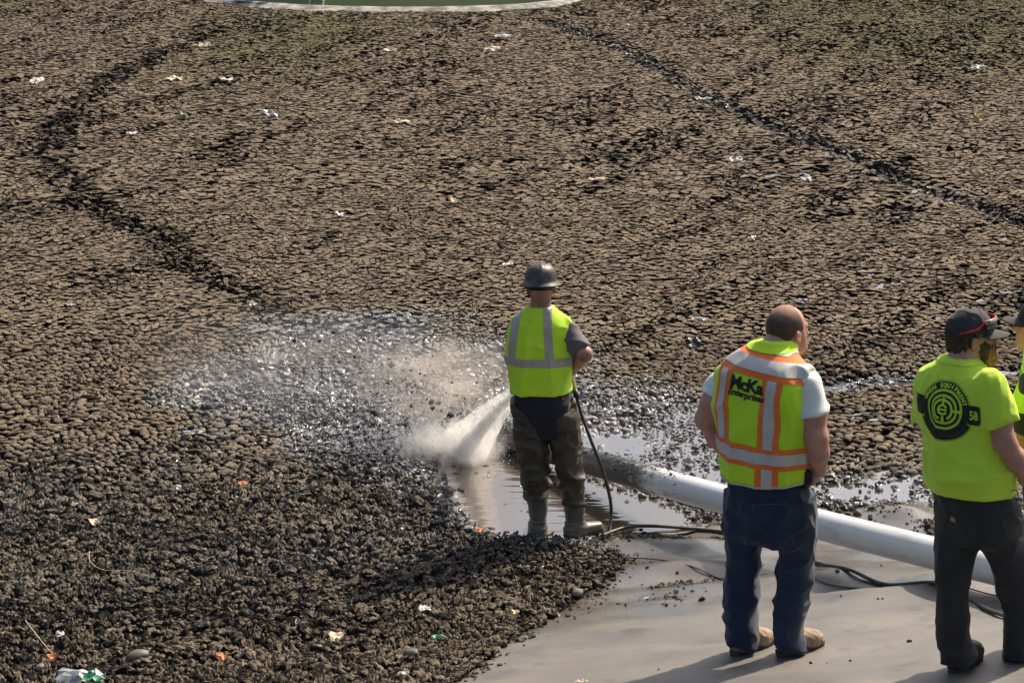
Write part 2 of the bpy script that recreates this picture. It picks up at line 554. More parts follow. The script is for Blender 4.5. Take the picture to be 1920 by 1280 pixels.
def keep(C, r):
    x, y = C[:, 0], C[:, 1]
    e = fbm2(x * 3, y * 3, 61)
    k = in_view(x, y)
    k &= poly_sd(x, y, LINER) + (e - 0.5) * 0.12 > 0.02
    k &= poly_sd(x, y, POOL) + (e - 0.5) * 0.25 > 0.0
    pud = np.minimum(np.minimum(poly_sd(x, y, PUD1), poly_sd(x, y, PUD2)), poly_sd(x, y, PUD3)) + (e - 0.5) * 0.7
    k &= r.uniform(0, 1, len(x)) < np.clip(0.42 + 0.45 * (poly_sd(x, y, PUD3) < 0.15) + sstep(-0.12, 0.35, pud), 0, 1)
    k &= poly_sd(x, y, POND) > 0.75 + (e - 0.5) * 0.5
    k &= r.uniform(0, 1, len(x)) > 0.72 * sstep(0.24, 0.06, seg_dist(x, y, STREAK) + (e - 0.5) * 0.3)
    k &= r.uniform(0, 1, len(x)) > 0.55 * seep(x, y)
    k &= sliver_dist(x, y) > 0.012
    st = streaks(x, y) * sstep(16, 18, y)
    wz = sstep(0.1, -0.6, poly_sd(x, y, WETZ) + (e - 0.5) * 0.8)
    k &= r.uniform(0, 1, len(x)) > 0.03 + 0.24 * st + 0.10 * wz
    return k

r1 = np.random.default_rng(101)
def lat2(s, y0, y1, sel, seed):
    C, K = lattice(s, -13.8, 13.8, y0, y1, 0.46, seed)
    m = sel(C[:, 1] + (fbm2(C[:, 0] * 0.7, C[:, 1] * 0.7, 73) - 0.5) * 3)
    return C[m], K[m]
Ca, Ka = lat2(0.066, 14.2, 33.5, lambda y: y < 27, 3)
Cb, Kb = lat2(0.088, 25, 52.2, lambda y: y >= 27, 4)
C, K = np.concatenate([Ca, Cb]), np.concatenate([Ka, Kb])
edge = sstep(15.3, 17.2, C[:, 1] + (fbm2(C[:, 0] * 0.9, C[:, 1] * 0.9, 71) - 0.5) * 2.0)
kk = keep(C, r1) & (r1.uniform(0, 1, len(C)) < edge * 1.15)
C, K = C[kk], K[kk]
far = C[:, 1] > 20.5
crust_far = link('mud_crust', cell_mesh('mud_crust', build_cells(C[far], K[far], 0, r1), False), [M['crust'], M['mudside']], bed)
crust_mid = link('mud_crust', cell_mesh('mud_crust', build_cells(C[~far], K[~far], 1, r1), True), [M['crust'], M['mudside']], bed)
C, K = lattice(0.064, -5.2, 5.2, 10.4, 19.0, 0.40, 9)
edge = sstep(15.3, 17.2, C[:, 1] + (fbm2(C[:, 0] * 0.9, C[:, 1] * 0.9, 71) - 0.5) * 2.0)
kk = keep(C, r1) & (r1.uniform(0, 1, len(C)) < 1.1 - edge)
C, K = C[kk], K[kk]
# the 300 plates that show largest: nearest to the lens, inside the frame
cp, sp = math.cos(PITCH), math.sin(PITCH)
zc = bank(C[:, 0], C[:, 1]) - CAM_H
dep = C[:, 1] * cp - zc * sp
uu = 960 + FPX * C[:, 0] / dep
vv = 640 - FPX * (C[:, 1] * sp + zc * cp) / dep
inside = (uu > 4) & (uu < 1916) & (vv > 4) & (vv < 1274)
order = np.argsort(np.where(inside, dep, 1e9))[:300]
sel = np.zeros(len(C), bool); sel[order] = True
crust_near = link('mud_crust', cell_mesh('mud_crust', build_cells(C[~sel], K[~sel], 2, r1), False), [M['crust'], M['mudside']], bed)
for o in (crust_far, crust_mid, crust_near):
    o['kind'] = 'stuff'
built = build_cells(C[sel], K[sel], 2, r1)
nv = built[4]
F1 = [f.reshape(300, -1, f.shape[1])[0] for f in built[1]]
VV = built[0].reshape(300, nv, 3); AA = built[3].reshape(300, nv, 4)
for q_ in range(300):
    c0 = VV[q_].mean(0)
    me = np_mesh('mud_plate', VV[q_] - c0, F1, built[2], False)
    d = me.attributes.new('mud', 'FLOAT_COLOR', 'POINT'); d.data.foreach_set('color', AA[q_].ravel())
    o = link('mud_plate', me, [M['crust'], M['mudside']], bed)
    o.location = c0

# ------------------------------------------------------------------ water
def flat_poly(name, P, z, mat, jitter=0.0, seed=0):
    P = np.array(P)
    V = np.column_stack([P, np.full(len(P), z)])
    me = bpy.data.meshes.new(name)
    bm = bmesh.new()
    f = bm.faces.new([bm.verts.new(v) for v in V])
    bmesh.ops.triangulate(bm, faces=[f])
    bmesh.ops.recalc_face_normals(bm, faces=bm.faces)
    for f in bm.faces:
        if f.normal.z < 0: f.normal_flip()
    bm.to_mesh(me); bm.free()
    return link(name, me, mat)

def grow(P, d):
    c = P.mean(0)
    v = P - c
    return c + v * (1 + d / np.linalg.norm(v, axis=1))[:, None]
tag(flat_poly('pond', POND, -0.02, M['pond']), 'green algae pond beyond the mud at the top edge', kind='structure')
tag(flat_poly('pool', smooth_closed(grow(POOL, 0.12), 4), -0.022, M['pool']), 'rippled muddy pool round the hose worker boots', kind='structure')
tag(flat_poly('puddle', smooth_closed(grow(PUD1, 0.25), 4), -0.028, M['puddle']), 'bright puddle behind the white pipe', kind='structure')
tag(flat_poly('puddle', smooth_closed(grow(PUD2, 0.22), 4), -0.016, M['puddle']), 'bright puddle between the two men on the liner', kind='structure')

tag(flat_poly('puddle', smooth_closed(grow(PUD3, 0.25), 4), -0.030, M['film']), 'shallow shining water film left of the hose worker', kind='structure')

V, Fn = [], []
for p_, q_, w_ in SLIVERS:
    n_ = 14
    ax_ = (q_ - p_) / 2; c_ = (p_ + q_) / 2
    al = ax_ / np.linalg.norm(ax_); pe = np.array([-al[1], al[0]])
    k0 = len(V)
    for s_ in range(n_):
        t_ = 2 * math.pi * s_ / n_
        j_ = _r.uniform(0.75, 1.3)
        xy = c_ + al * math.cos(t_) * (np.linalg.norm(ax_) + w_) * j_ + pe * math.sin(t_) * w_ * 1.35 * j_
        V.append((xy[0], xy[1], float(terrain(c_[0], c_[1])) - 0.010))
    Fn.append(np.arange(k0, k0 + n_)[None])
tag(link('seep_water', np_mesh('seep_water', np.array(V), Fn), M['puddle']), 'slivers of bright water standing in the mud cracks', kind='structure')
m_w = simple('pale_concrete', (0.42, 0.40, 0.34), 0.85, (0.52, 0.49, 0.42), 2, 20, 0.3, 0.01)
bm = bmesh.new()
for x0_, x1_, h_ in ((-12.2, -8.0, 5.6), (-7.85, -7.4, 5.9)):
    r_ = bmesh.ops.create_cube(bm, size=1)
    for v_ in r_['verts']:
        v_.co = Vector(((x0_ + x1_) / 2 + v_.co.x * (x1_ - x0_), 94.6 + v_.co.y * 0.8, h_ / 2 - 0.3 + v_.co.z * h_))
me = bpy.data.meshes.new('outlet_wall'); bm.to_mesh(me); bm.free()
tag(link('outlet_wall', me, m_w), 'pale concrete wall mirrored in the green pond', kind='structure')

# pale scum along the pond edge: a lumpy strip
M['scum'] = simple('dry_scum', (0.12, 0.11, 0.09), 0.9, (0.36, 0.345, 0.32), 3, 25, 0.6, 0.02)
n_ = len(POND)
P2 = smooth_closed(POND[::1], 3)
d_ = np.roll(P2, -1, 0) - np.roll(P2, 1, 0)
nrm = np.stack([d_[:, 1], -d_[:, 0]], -1); nrm /= np.linalg.norm(nrm, axis=1)[:, None]
V = []
prof = [(-0.25, -0.03), (-0.1, 0.02), (0.15, 0.035), (0.45, 0.025), (0.9, -0.05)]
for k, (o_, z_) in enumerate(prof):
    wob = (fbm2(P2[:, 0] * 1.7 + k, P2[:, 1] * 1.7, 81) - 0.5)
    Q = P2 + nrm * (o_ + wob * 1.1)[:, None] * 0.5
    V.append(np.column_stack([Q, z_ + 0.02 * wob]))
V = np.concatenate(V)
m_ = len(P2)
i, j = np.meshgrid(np.arange(len(prof) - 1), np.arange(m_), indexing='ij')
q = np.stack([i * m_ + j, (i + 1) * m_ + j, (i + 1) * m_ + (j + 1) % m_, i * m_ + (j + 1) % m_], -1).reshape(-1, 4)
tag(link('shore_crust', np_mesh('shore_crust', V, [q], smooth=True), M['scum']), 'pale dried scum line round the green pond', kind='structure')

# ------------------------------------------------------------------ liner sheet
TENT = at0(1688, 962)
def liner_z(x, y):
    z = bank(x, y)
    inn = sstep(0.10, -0.35, poly_sd(x, y, LINER))
    f1 = (noise2(x * 1.3 + y * 0.9, y * 2.6, 91) - 0.5) * 0.10
    f2 = (noise2(x * 3.3 - y * 2.1, y * 4.5 + x, 92) - 0.5) * 0.03
    ridge = np.exp(-((y - 13.15 - 0.12 * np.sin(x * 2.3) + 0.16 * x) / 0.05) ** 2) * 0.022
    up = sstep(12.2, 13.6, y)
    tx, ty = (x - TENT[0]) * 0.90 + (y - TENT[1]) * -0.44, (x - TENT[0]) * 0.44 + (y - TENT[1]) * 0.90
    tent = 0.07 * np.exp(-np.abs(tx / 0.30) ** 2.2 - np.abs(ty / 0.26) ** 1.5) * (0.8 + 0.6 * noise2(x * 6, y * 3, 93))
    return z - 0.035 + inn * (0.022 + (f1 + f2) * (0.35 + 0.9 * up) + ridge) + tent
xs, ys = np.arange(-1.2, 5.6, 0.035), np.arange(9.4, 16.2, 0.035)
X, Y = np.meshgrid(xs, ys, indexing='ij')
Z = liner_z(X, Y)
sdl = poly_sd(X, Y, LINER)
ni, nj = X.shape
i, j = np.meshgrid(np.arange(ni - 1), np.arange(nj - 1), indexing='ij')
q = np.stack([i * nj + j, (i + 1) * nj + j, (i + 1) * nj + j + 1, i * nj + j + 1], -1).reshape(-1, 4)
okq = (sdl.ravel()[q] < 0.30).all(1) & (poly_sd(X, Y, POOL).ravel()[q] > -0.05).all(1)
q = q[okq]
used, inv = np.unique(q, return_inverse=True)
V = np.stack([X, Y, Z], -1).reshape(-1, 3)[used]
ml, t, b = new_mat('rubber_liner')
geo = t.nodes.new('ShaderNodeNewGeometry').outputs['Position']
n1 = tex_noise(t, 1.6, 4, 0.6, geo, (1, 1.5, 1)); n2 = tex_noise(t, 9, 4, 0.6, geo); n3 = tex_noise(t, 260, 2, 0.6, geo)
c = mix(t, ramp(t, n1, 0.35, 0.65), (0.086, 0.082, 0.078), (0.140, 0.122, 0.102))
c = mix(t, ramp(t, n2, 0.56, 0.74), c, (0.135, 0.094, 0.062))
c = mix(t, ramp(t, tex_noise(t, 3.3, 6, 0.7, geo), 0.52, 0.68), c, (0.060, 0.052, 0.045))
c = mix(t, math_node(t, 'MULTIPLY', ramp(t, tex_noise(t, 60, 5, 0.75, geo), 0.54, 0.66), 0.55), c, (0.050, 0.040, 0.030))
t.links.new(c, b.inputs['Base Color'])
sy = t.nodes.new('ShaderNodeSeparateXYZ'); t.links.new(geo, sy.inputs[0])
dry = ramp(t, math_node(t, 'ADD', sy.outputs[1], math_node(t, 'MULTIPLY', tex_noise(t, 1.1, 4, 0.6, geo), 2.4)), 14.6, 13.6)   # wet by the pool, dry up the bank
t.links.new(math_node(t, 'ADD', math_node(t, 'MULTIPLY', dry, 0.42), 0.16), b.inputs['Roughness'])
b.inputs['IOR'].default_value = 1.8
bump(t, b, n3, 0.45, 0.002)
tag(link('pond_liner', np_mesh('pond_liner', V, [inv.reshape(-1, 4)], smooth=True), ml), 'grey brown rubber liner sheet under the standing men', kind='structure')

def ground_z(x, y):
    """walking surface: liner where it lies bare, else mud"""
    return float(liner_z(np.array(x), np.array(y))) if poly_sd(np.array(x), np.array(y), LINER) < 0 else float(terrain(x, y))

def atg(u, v, h=0.0):
    p = at0(u, v, h)
    return Vector((p[0], p[1], ground_z(p[0], p[1]) + h))

# ------------------------------------------------------------------ crumbs and loose clods (uncountable)
def ico():
    bm = bmesh.new()
    bmesh.ops.create_icosphere(bm, subdivisions=1, radius=1)
    V = np.array([v.co[:] for v in bm.verts]); F = np.array([[v.index for v in f.verts] for f in bm.faces])
    bm.free()
    return V, F
IV, IF = ico()
OV = np.array([(1, 0, 0), (-1, 0, 0), (0, 1, 0), (0, -1, 0), (0, 0, 1), (0, 0, -1)], float)
OF = np.array([(0, 2, 4), (2, 1, 4), (1, 3, 4), (3, 0, 4), (2, 0, 5), (1, 2, 5), (3, 1, 5), (0, 3, 5)])
def blobs(name, pos, rad, mats, parent=None, squash=0.7, rough=0.3, attr=None, seed=1, shape=None):
    IV, IF = shape or (globals()['IV'], globals()['IF'])
    r = np.random.default_rng(seed)
    n = len(pos)
    S = rad[:, None, None] * (1 + r.uniform(-rough, rough, (n, len(IV), 1)))
    A = r.uniform(0, 2 * math.pi, n)
    ca, sa = np.cos(A)[:, None], np.sin(A)[:, None]
    st = r.uniform(0.7, 1.35, (n, 1))
    X = IV[None, :, 0] * st; Y = IV[None, :, 1] / st
    B = np.stack([X * ca - Y * sa, X * sa + Y * ca, np.repeat(IV[None, :, 2] * squash, n, 0)], -1) * S
    V = (B + pos[:, None]).reshape(-1, 3)
    F = (IF[None] + (np.arange(n) * len(IV))[:, None, None]).reshape(-1, 3)
    me = np_mesh(name, V, [F])
    if attr is not None:
        d = me.attributes.new('mud', 'FLOAT_COLOR', 'POINT')
        d.data.foreach_set('color', np.repeat(attr, len(IV), 0).astype(np.float32).ravel())
    return link(name, me, mats, parent)

r2 = np.random.default_rng(202)
pts = []
def scatter(n, x0, x1, y0, y1, prob):
    x, y = r2.uniform(x0, x1, n), r2.uniform(y0, y1, n)
    k = r2.uniform(0, 1, n) < prob(x, y)
    return np.column_stack([x[k], y[k]])
e_ = lambda x, y: fbm2(x * 4, y * 4, 121, 3)
edge_p = scatter(60000, -1.3, 4.2, 10.4, 15.8, lambda x, y: np.exp(-np.maximum(-poly_sd(x, y, LINER), 0) / 0.055) * (poly_sd(x, y, LINER) < 0.10) * sstep(0.25, 0.55, e_(x, y)) * (poly_sd(x, y, POOL) > 0.02))
c1 = at0(1300, 1082)[:2]; c2 = at0(1320, 1000)[:2]; c3 = at0(1240, 1120)[:2]; c4 = at0(1700, 985)[:2]
def patch(c, rx, ry):
    return lambda x, y: np.exp(-(((x - c[0]) / rx) ** 2 + ((y - c[1]) / ry) ** 2)) * sstep(0.3, 0.6, e_(x, y))
p1 = scatter(9000, c1[0] - 0.4, c1[0] + 0.4, c1[1] - 0.5, c1[1] + 0.5, patch(c1, 0.13, 0.13))
p2 = scatter(6000, c2[0] - 0.7, c2[0] + 0.7, c2[1] - 0.4, c2[1] + 0.4, patch(c2, 0.34, 0.10))
p3 = scatter(2500, c3[0] - 0.4, c3[0] + 0.4, c3[1] - 0.5, c3[1] + 0.5, patch(c3, 0.16, 0.13))
p5 = scatter(1500, -0.9, 3.6, 10.8, 14.6, lambda x, y: 0.10 * (poly_sd(x, y, LINER) < 0) * sstep(0.45, 0.75, e_(x, y)))
P = np.concatenate([edge_p, p1, p2, p3, p5])
rad = np.clip(r2.lognormal(math.log(0.0075), 0.45, len(P)), 0.003, 0.024)
zz = np.array([ground_z(*p) for p in P]) if len(P) < 40000 else liner_z(P[:, 0], P[:, 1])
A = np.column_stack([r2.uniform(0.1, 0.75, len(P)), r2.uniform(0, 0.15, len(P)), r2.uniform(0, 1, len(P)), np.zeros(len(P))])
crumbs = blobs('mud_crumbs', np.column_stack([P, zz + rad * 0.35]), rad, M['crust'], attr=A, seed=5)
tag(crumbs, 'loose dark mud crumbs strewn along the liner edge', kind='stuff')

# wet clods sitting in the puddles, pool edges and along the pipe
wp = scatter(42000, -3.6, 4.5, 13.6, 20.5, lambda x, y: 0.85 * wetness(x, y) * sstep(0.42, 0.62, fbm2(x * 3.5, y * 2.4, 131, 4)) * (poly_sd(x, y, LINER) > 0.05) * np.clip(0.08 + sstep(-0.10, 0.05, poly_sd(x, y, POOL)), 0, 1))
rad = np.clip(r2.lognormal(math.log(0.0095), 0.5, len(wp)), 0.004, 0.04)
zz = np.maximum(terrain(wp[:, 0], wp[:, 1]), -0.03)
A = np.column_stack([r2.uniform(0.0, 0.4, len(wp)), np.clip(r2.normal(0.8, 0.2, len(wp)), 0, 1), r2.uniform(0, 1, len(wp)), np.zeros(len(wp))])
wc = blobs('wet_clods', np.column_stack([wp, zz + rad * 0.25]), rad, M['crust'], attr=A, seed=6)
tag(wc, 'wet black mud clods splashed round the pool and puddles', kind='stuff')

# crumbled soil between the clods in the foreground
fp = scatter(16000, -3.6, 1.2, 10.6, 17.5, lambda x, y: sstep(17.4, 15.0, y) * (poly_sd(x, y, LINER) > 0.0) * (poly_sd(x, y, POOL) > 0.02) * in_view(x, y) * (0.35 + 0.65 * sstep(0.4, 0.6, fbm2(x * 2.5, y * 2.5, 141))))
rad = np.clip(r2.lognormal(math.log(0.0085), 0.45, len(fp)), 0.004, 0.022)
A = np.column_stack([np.clip(r2.normal(0.45, 0.30, len(fp)), 0, 1), wetness(fp[:, 0], fp[:, 1]) * 0.8, r2.uniform(0, 1, len(fp)), np.zeros(len(fp))])
fc = blobs('soil_crumbs', np.column_stack([fp, terrain(fp[:, 0], fp[:, 1]) + r2.uniform(-0.012, 0.012, len(fp))]), rad, M['crust'], attr=A, seed=16, rough=0.45)
tag(fc, 'crumbly dark soil between the foreground mud clods', kind='stuff')

# ------------------------------------------------------------------ signed-distance modelling for people and clothing
class SDF:
    def __init__(self, lo, hi, h):
        self.lo, self.h = np.array(lo, float), h
        n = np.ceil((np.array(hi) - self.lo) / h).astype(int) + 1
        self.ax = [(self.lo[k] + h * np.arange(n[k])).astype(np.float32) for k in range(3)]
        self.D = np.full(n, 0.6, np.float32)

    def box(self, lo, hi):
        sl = []
        for k in range(3):
            a_ = int(np.clip(np.floor((lo[k] - self.lo[k]) / self.h), 0, self.D.shape[k]))
            b_ = int(np.clip(np.ceil((hi[k] - self.lo[k]) / self.h) + 1, 0, self.D.shape[k]))
            sl.append(slice(a_, b_))
        X = self.ax[0][sl[0]][:, None, None]; Y = self.ax[1][sl[1]][None, :, None]; Z = self.ax[2][sl[2]][None, None, :]
        return tuple(sl), X, Y, Z

    def merge(self, sl, d, k, carve=False):
        c = self.D[sl]
        if carve:
            self.D[sl] = np.maximum(c, -d)
            return
        h = np.maximum(k - np.abs(c - d), 0) / max(k, 1e-6)
        self.D[sl] = np.minimum(c, d) - h * h * k * 0.25

    def cap(self, a, b, ra, rb, k=0.02, carve=False, flat=False):
        a, b = np.array(a, float), np.array(b, float)
        m = max(ra, rb) + 0.045
        sl, X, Y, Z = self.box(np.minimum(a, b) - m, np.maximum(a, b) + m)
        ab = b - a
        t = np.clip(((X - a[0]) * ab[0] + (Y - a[1]) * ab[1] + (Z - a[2]) * ab[2]) / (ab @ ab + 1e-9), 0, 1)
        d = np.sqrt((X - a[0] - t * ab[0]) ** 2 + (Y - a[1] - t * ab[1]) ** 2 + (Z - a[2] - t * ab[2]) ** 2) - (ra + (rb - ra) * t)
        if flat:
            n = ab / np.linalg.norm(ab)
            d = np.maximum(d, (X - b[0]) * n[0] + (Y - b[1]) * n[1] + (Z - b[2]) * n[2])
        self.merge(sl, d, k, carve)

    def chain(self, pts, rad, k=0.02):
        for i in range(len(pts) - 1):
            self.cap(pts[i], pts[i + 1], rad[i], rad[i + 1], k)

    def ell(self, c, r, R=None, k=0.02, carve=False):
        c, r = np.array(c, float), np.array(r, float)
        m = r.max() + 0.04
        sl, X, Y, Z = self.box(c - m, c + m)
        X, Y, Z = X - c[0], Y - c[1], Z - c[2]
        if R is not None:
            R = np.array(R)
            X, Y, Z = (R[0, 0] * X + R[1, 0] * Y + R[2, 0] * Z, R[0, 1] * X + R[1, 1] * Y + R[2, 1] * Z, R[0, 2] * X + R[1, 2] * Y + R[2, 2] * Z)
        k0 = np.sqrt((X / r[0]) ** 2 + (Y / r[1]) ** 2 + (Z / r[2]) ** 2)
        k1 = np.sqrt((X / r[0] ** 2) ** 2 + (Y / r[1] ** 2) ** 2 + (Z / r[2] ** 2) ** 2) + 1e-6
        self.merge(sl, k0 * (k0 - 1) / k1, k, carve)

    def loft(self, nodes, k=0.02, rot=0.0, power=2.3, grow=0.0, carve=False):
        """nodes (z, cx, cy, a, b): elliptical sections stacked along z, turned by rot (radians, clockwise from above)"""
        N = np.array(sorted(nodes), float)
        z0, z1 = N[0, 0], N[-1, 0]
        zf = np.linspace(z0, z1, 120)
        tab = np.stack([np.interp(zf, N[:, 0], N[:, q]) for q in range(1, 5)])
        ker = np.hanning(17); ker /= ker.sum()
        tab = np.stack([np.convolve(np.pad(r_, 8, 'reflect', reflect_type='odd'), ker, 'valid') for r_ in tab])
        tab[2:] += grow
        m = N[:, 3:5].max() + grow + 0.05
        sl, X, Y, Z = self.box((N[:, 1].min() - m, N[:, 2].min() - m, z0 - 0.03), (N[:, 1].max() + m, N[:, 2].max() + m, z1 + 0.03))
        zz = Z[0, 0]
        cx, cy, a, b = [np.interp(zz, zf, r_)[None, None, :].astype(np.float32) for r_ in tab]
        dx, dy = X - cx, Y - cy
        c_, s_ = math.cos(rot), math.sin(rot)
        px, py = np.abs(dx * c_ - dy * s_), np.abs(dx * s_ + dy * c_)
        q = ((px / a) ** power + (py / b) ** power) ** (1 / power) + 1e-6
        g = np.sqrt((px / (a * a)) ** 2 + (py / (b * b)) ** 2) / np.sqrt((px / a) ** 2 + (py / b) ** 2 + 1e-9) + 1e-6
        d = (q - 1) / g
        d = np.maximum(d, np.maximum(z0 - Z, Z - z1))
        self.merge(sl, d, k, carve)

    def cut(self, p, n):
        """keep the side away from n"""
        p, n = np.array(p, float), np.array(n, float)
        n /= np.linalg.norm(n)
        d = (self.ax[0][:, None, None] - p[0]) * n[0] + (self.ax[1][None, :, None] - p[1]) * n[1] + (self.ax[2][None, None, :] - p[2]) * n[2]
        self.D = np.maximum(self.D, d.astype(np.float32))

    def wrinkle(self, amp, scale, seed, mask=None, ridged=True):
        idx = np.nonzero(np.abs(self.D) < 0.03 + amp)
        x, y, z = self.ax[0][idx[0]], self.ax[1][idx[1]], self.ax[2][idx[2]]
        n = noise3(x * scale[0], y * scale[1], z * scale[2], seed)
        if ridged:
            n = (1 - np.abs(2 * n - 1)) ** 2.5 * 2.2 - 0.7
        else:
            n = 2 * n - 1
        a_ = amp if mask is None else amp * mask(x, y, z)
        self.D[idx] -= (n * a_).astype(np.float32)

    def mesh(self, name, mat, parent):
        D = self.D
        D[0] = D[-1] = 0.5; D[:, 0] = D[:, -1] = 0.5; D[:, :, 0] = D[:, :, -1] = 0.5
        S = D < 0
        cnt = np.zeros(np.array(D.shape) - 1, np.uint8)
        for a_ in (0, 1):
            for b_ in (0, 1):
                for c_ in (0, 1):
                    cnt += S[a_:D.shape[0] - 1 + a_, b_:D.shape[1] - 1 + b_, c_:D.shape[2] - 1 + c_]
        act = (cnt > 0) & (cnt < 8)
        ids = np.argwhere(act)
        idx = np.full(act.shape, -1, np.int32)
        idx[act] = np.arange(len(ids))
        pos = np.zeros((len(ids), 3)); num = np.zeros(len(ids))
        cor = [(a_, b_, c_) for a_ in (0, 1) for b_ in (0, 1) for c_ in (0, 1)]
        val = {c: D[ids[:, 0] + c[0], ids[:, 1] + c[1], ids[:, 2] + c[2]] for c in cor}
        for p in cor:
            for k in range(3):
                if p[k] == 0:
                    q = tuple(1 if m == k else p[m] for m in range(3))
                    va, vb = val[p], val[q]
                    cr = (va < 0) != (vb < 0)
                    tt = np.where(cr, va / (va - vb + 1e-12), 0)
                    e = np.array(p, float)[None].repeat(len(ids), 0)
                    e[:, k] += tt
                    pos[cr] += e[cr]; num[cr] += 1
        V = self.lo + self.h * (ids + pos / num[:, None])
        Q = []
        for k in range(3):
            a_, b_ = (k + 1) % 3, (k + 2) % 3
            s0 = [slice(1, -1)] * 3; s1 = [slice(1, -1)] * 3
            s0[k] = slice(0, -1); s1[k] = slice(1, None)
            A_, B_ = S[tuple(s0)], S[tuple(s1)]
            for sgn, msk in ((0, A_ & ~B_), (1, ~A_ & B_)):
                e = np.argwhere(msk)
                off = np.ones(3, int); off[k] = 0
                e = e + off
                def cell(da, db):
                    c = e.copy(); c[:, a_] += da; c[:, b_] += db
                    return idx[c[:, 0], c[:, 1], c[:, 2]]
                q = np.stack([cell(-1, -1), cell(0, -1), cell(0, 0), cell(-1, 0)], -1)
                Q.append(q if sgn == 0 else q[:, ::-1])
        Q = np.concatenate(Q)
        Q = Q[(Q >= 0).all(1)]
        return link(name, np_mesh(name, V, [Q], smooth=True), mat, parent)

def rotz(a):
    """turn clockwise (to the right) by a"""
    c, s = math.cos(a), math.sin(a)
    return np.array([[c, s, 0], [-s, c, 0], [0, 0, 1.0]])
def rotx(a):
    c, s = math.cos(a), math.sin(a)
    return np.array([[1, 0, 0], [0, c, -s], [0, s, c]])

def piece(src, name, mat, parent, planes, off=0.002):
    """a patch of a garment's surface bounded by planes (point, outward normal), lifted by off: tapes, bands, panels"""
    bm = bmesh.new()
    bm.from_mesh(src.data)
    for p, n in planes:
        bmesh.ops.bisect_plane(bm, geom=bm.verts[:] + bm.edges[:] + bm.faces[:], plane_co=Vector(p), plane_no=Vector(n), clear_outer=True)
    bm.normal_update()
    mv = [(v, v.normal.copy()) for v in bm.verts]
    for v, n in mv: v.co += n * off
    me = bpy.data.meshes.new(name)
    bm.to_mesh(me); bm.free()
    for p in me.polygons: p.use_smooth = True
    if not len(me.polygons): return None
    return link(name, me, mat, parent)

def text_mesh(body, size, bold=0.0, shear=0.0, align='CENTER', space=1.0):
    cu = bpy.data.curves.new('text', 'FONT')
    cu.body = body; cu.size = size; cu.offset = bold; cu.shear = shear; cu.align_x = align; cu.resolution_u = 2; cu.space_character = space
    o = bpy.data.objects.new('text', cu)
    COL.objects.link(o)
    bpy.context.view_layer.update()
    me = bpy.data.meshes.new_from_object(o.evaluated_get(bpy.context.evaluated_depsgraph_get()))
    bpy.data.objects.remove(o)
    V = np.array([v.co[:2] for v in me.vertices]) if len(me.vertices) else np.zeros((0, 2))
    F = [list(p.vertices) for p in me.polygons]
    bpy.data.meshes.remove(me)
    return V, F

def decal(name, shapes, src, O, r, u, mat, parent, off=0.003, maxlen=0.008):
    """flat print (list of (V2, faces)) pressed on to a garment along the direction r x u"""
    bm = bmesh.new()
    for V2, F in shapes:
        vs = [bm.verts.new((p[0], p[1], 0)) for p in V2]
        for f in F:
            try: bm.faces.new([vs[q] for q in f])
            except ValueError: pass
    bmesh.ops.triangulate(bm, faces=bm.faces[:])
    for _ in range(5):
        long = [e for e in bm.edges if e.calc_length() > maxlen]
        if not long: break
        bmesh.ops.subdivide_edges(bm, edges=long, cuts=1)
        bmesh.ops.triangulate(bm, faces=[f for f in bm.faces if len(f.verts) > 3])
    O, r, u = Vector(O), Vector(r).normalized(), Vector(u).normalized()
    d = u.cross(r)          # into the body
    sm = src.data
    bvh = BVHTree.FromPolygons([v.co[:] for v in sm.vertices], [p.vertices[:] for p in sm.polygons])
    bad = []
    for v in bm.verts:
        p0 = O + r * v.co.x + u * v.co.y - d * 0.6
        h, n, _, _ = bvh.ray_cast(p0, d)
        if h is None: bad.append(v)
        else: v.co = h - d * off
    bmesh.ops.delete(bm, geom=bad, context='VERTS')
    me = bpy.data.meshes.new(name)
    bm.to_mesh(me); bm.free()
    return link(name, me, mat, parent)

def ring2(r0, r1, a0=0, a1=2 * math.pi, n=48, c=(0, 0)):
    a_ = np.linspace(a0, a1, n + 1)
    V = np.concatenate([np.column_stack([c[0] + r_ * np.cos(a_), c[1] + r_ * np.sin(a_)]) for r_ in (r0, r1)])
    return V, [[i, n + 1 + i, n + 2 + i, i + 1] for i in range(n)]
def rrect(x0, x1, y0, y1, r=0.012):
    V = []
    for cx, cy, s in ((x1 - r, y1 - r, 0), (x0 + r, y1 - r, 1), (x0 + r, y0 + r, 2), (x1 - r, y0 + r, 3)):
        for k in range(5):
            a_ = (s + k / 4) * math.pi / 2
            V.append((cx + r * math.cos(a_), cy + r * math.sin(a_)))
    return np.array(V), [list(range(len(V)))]

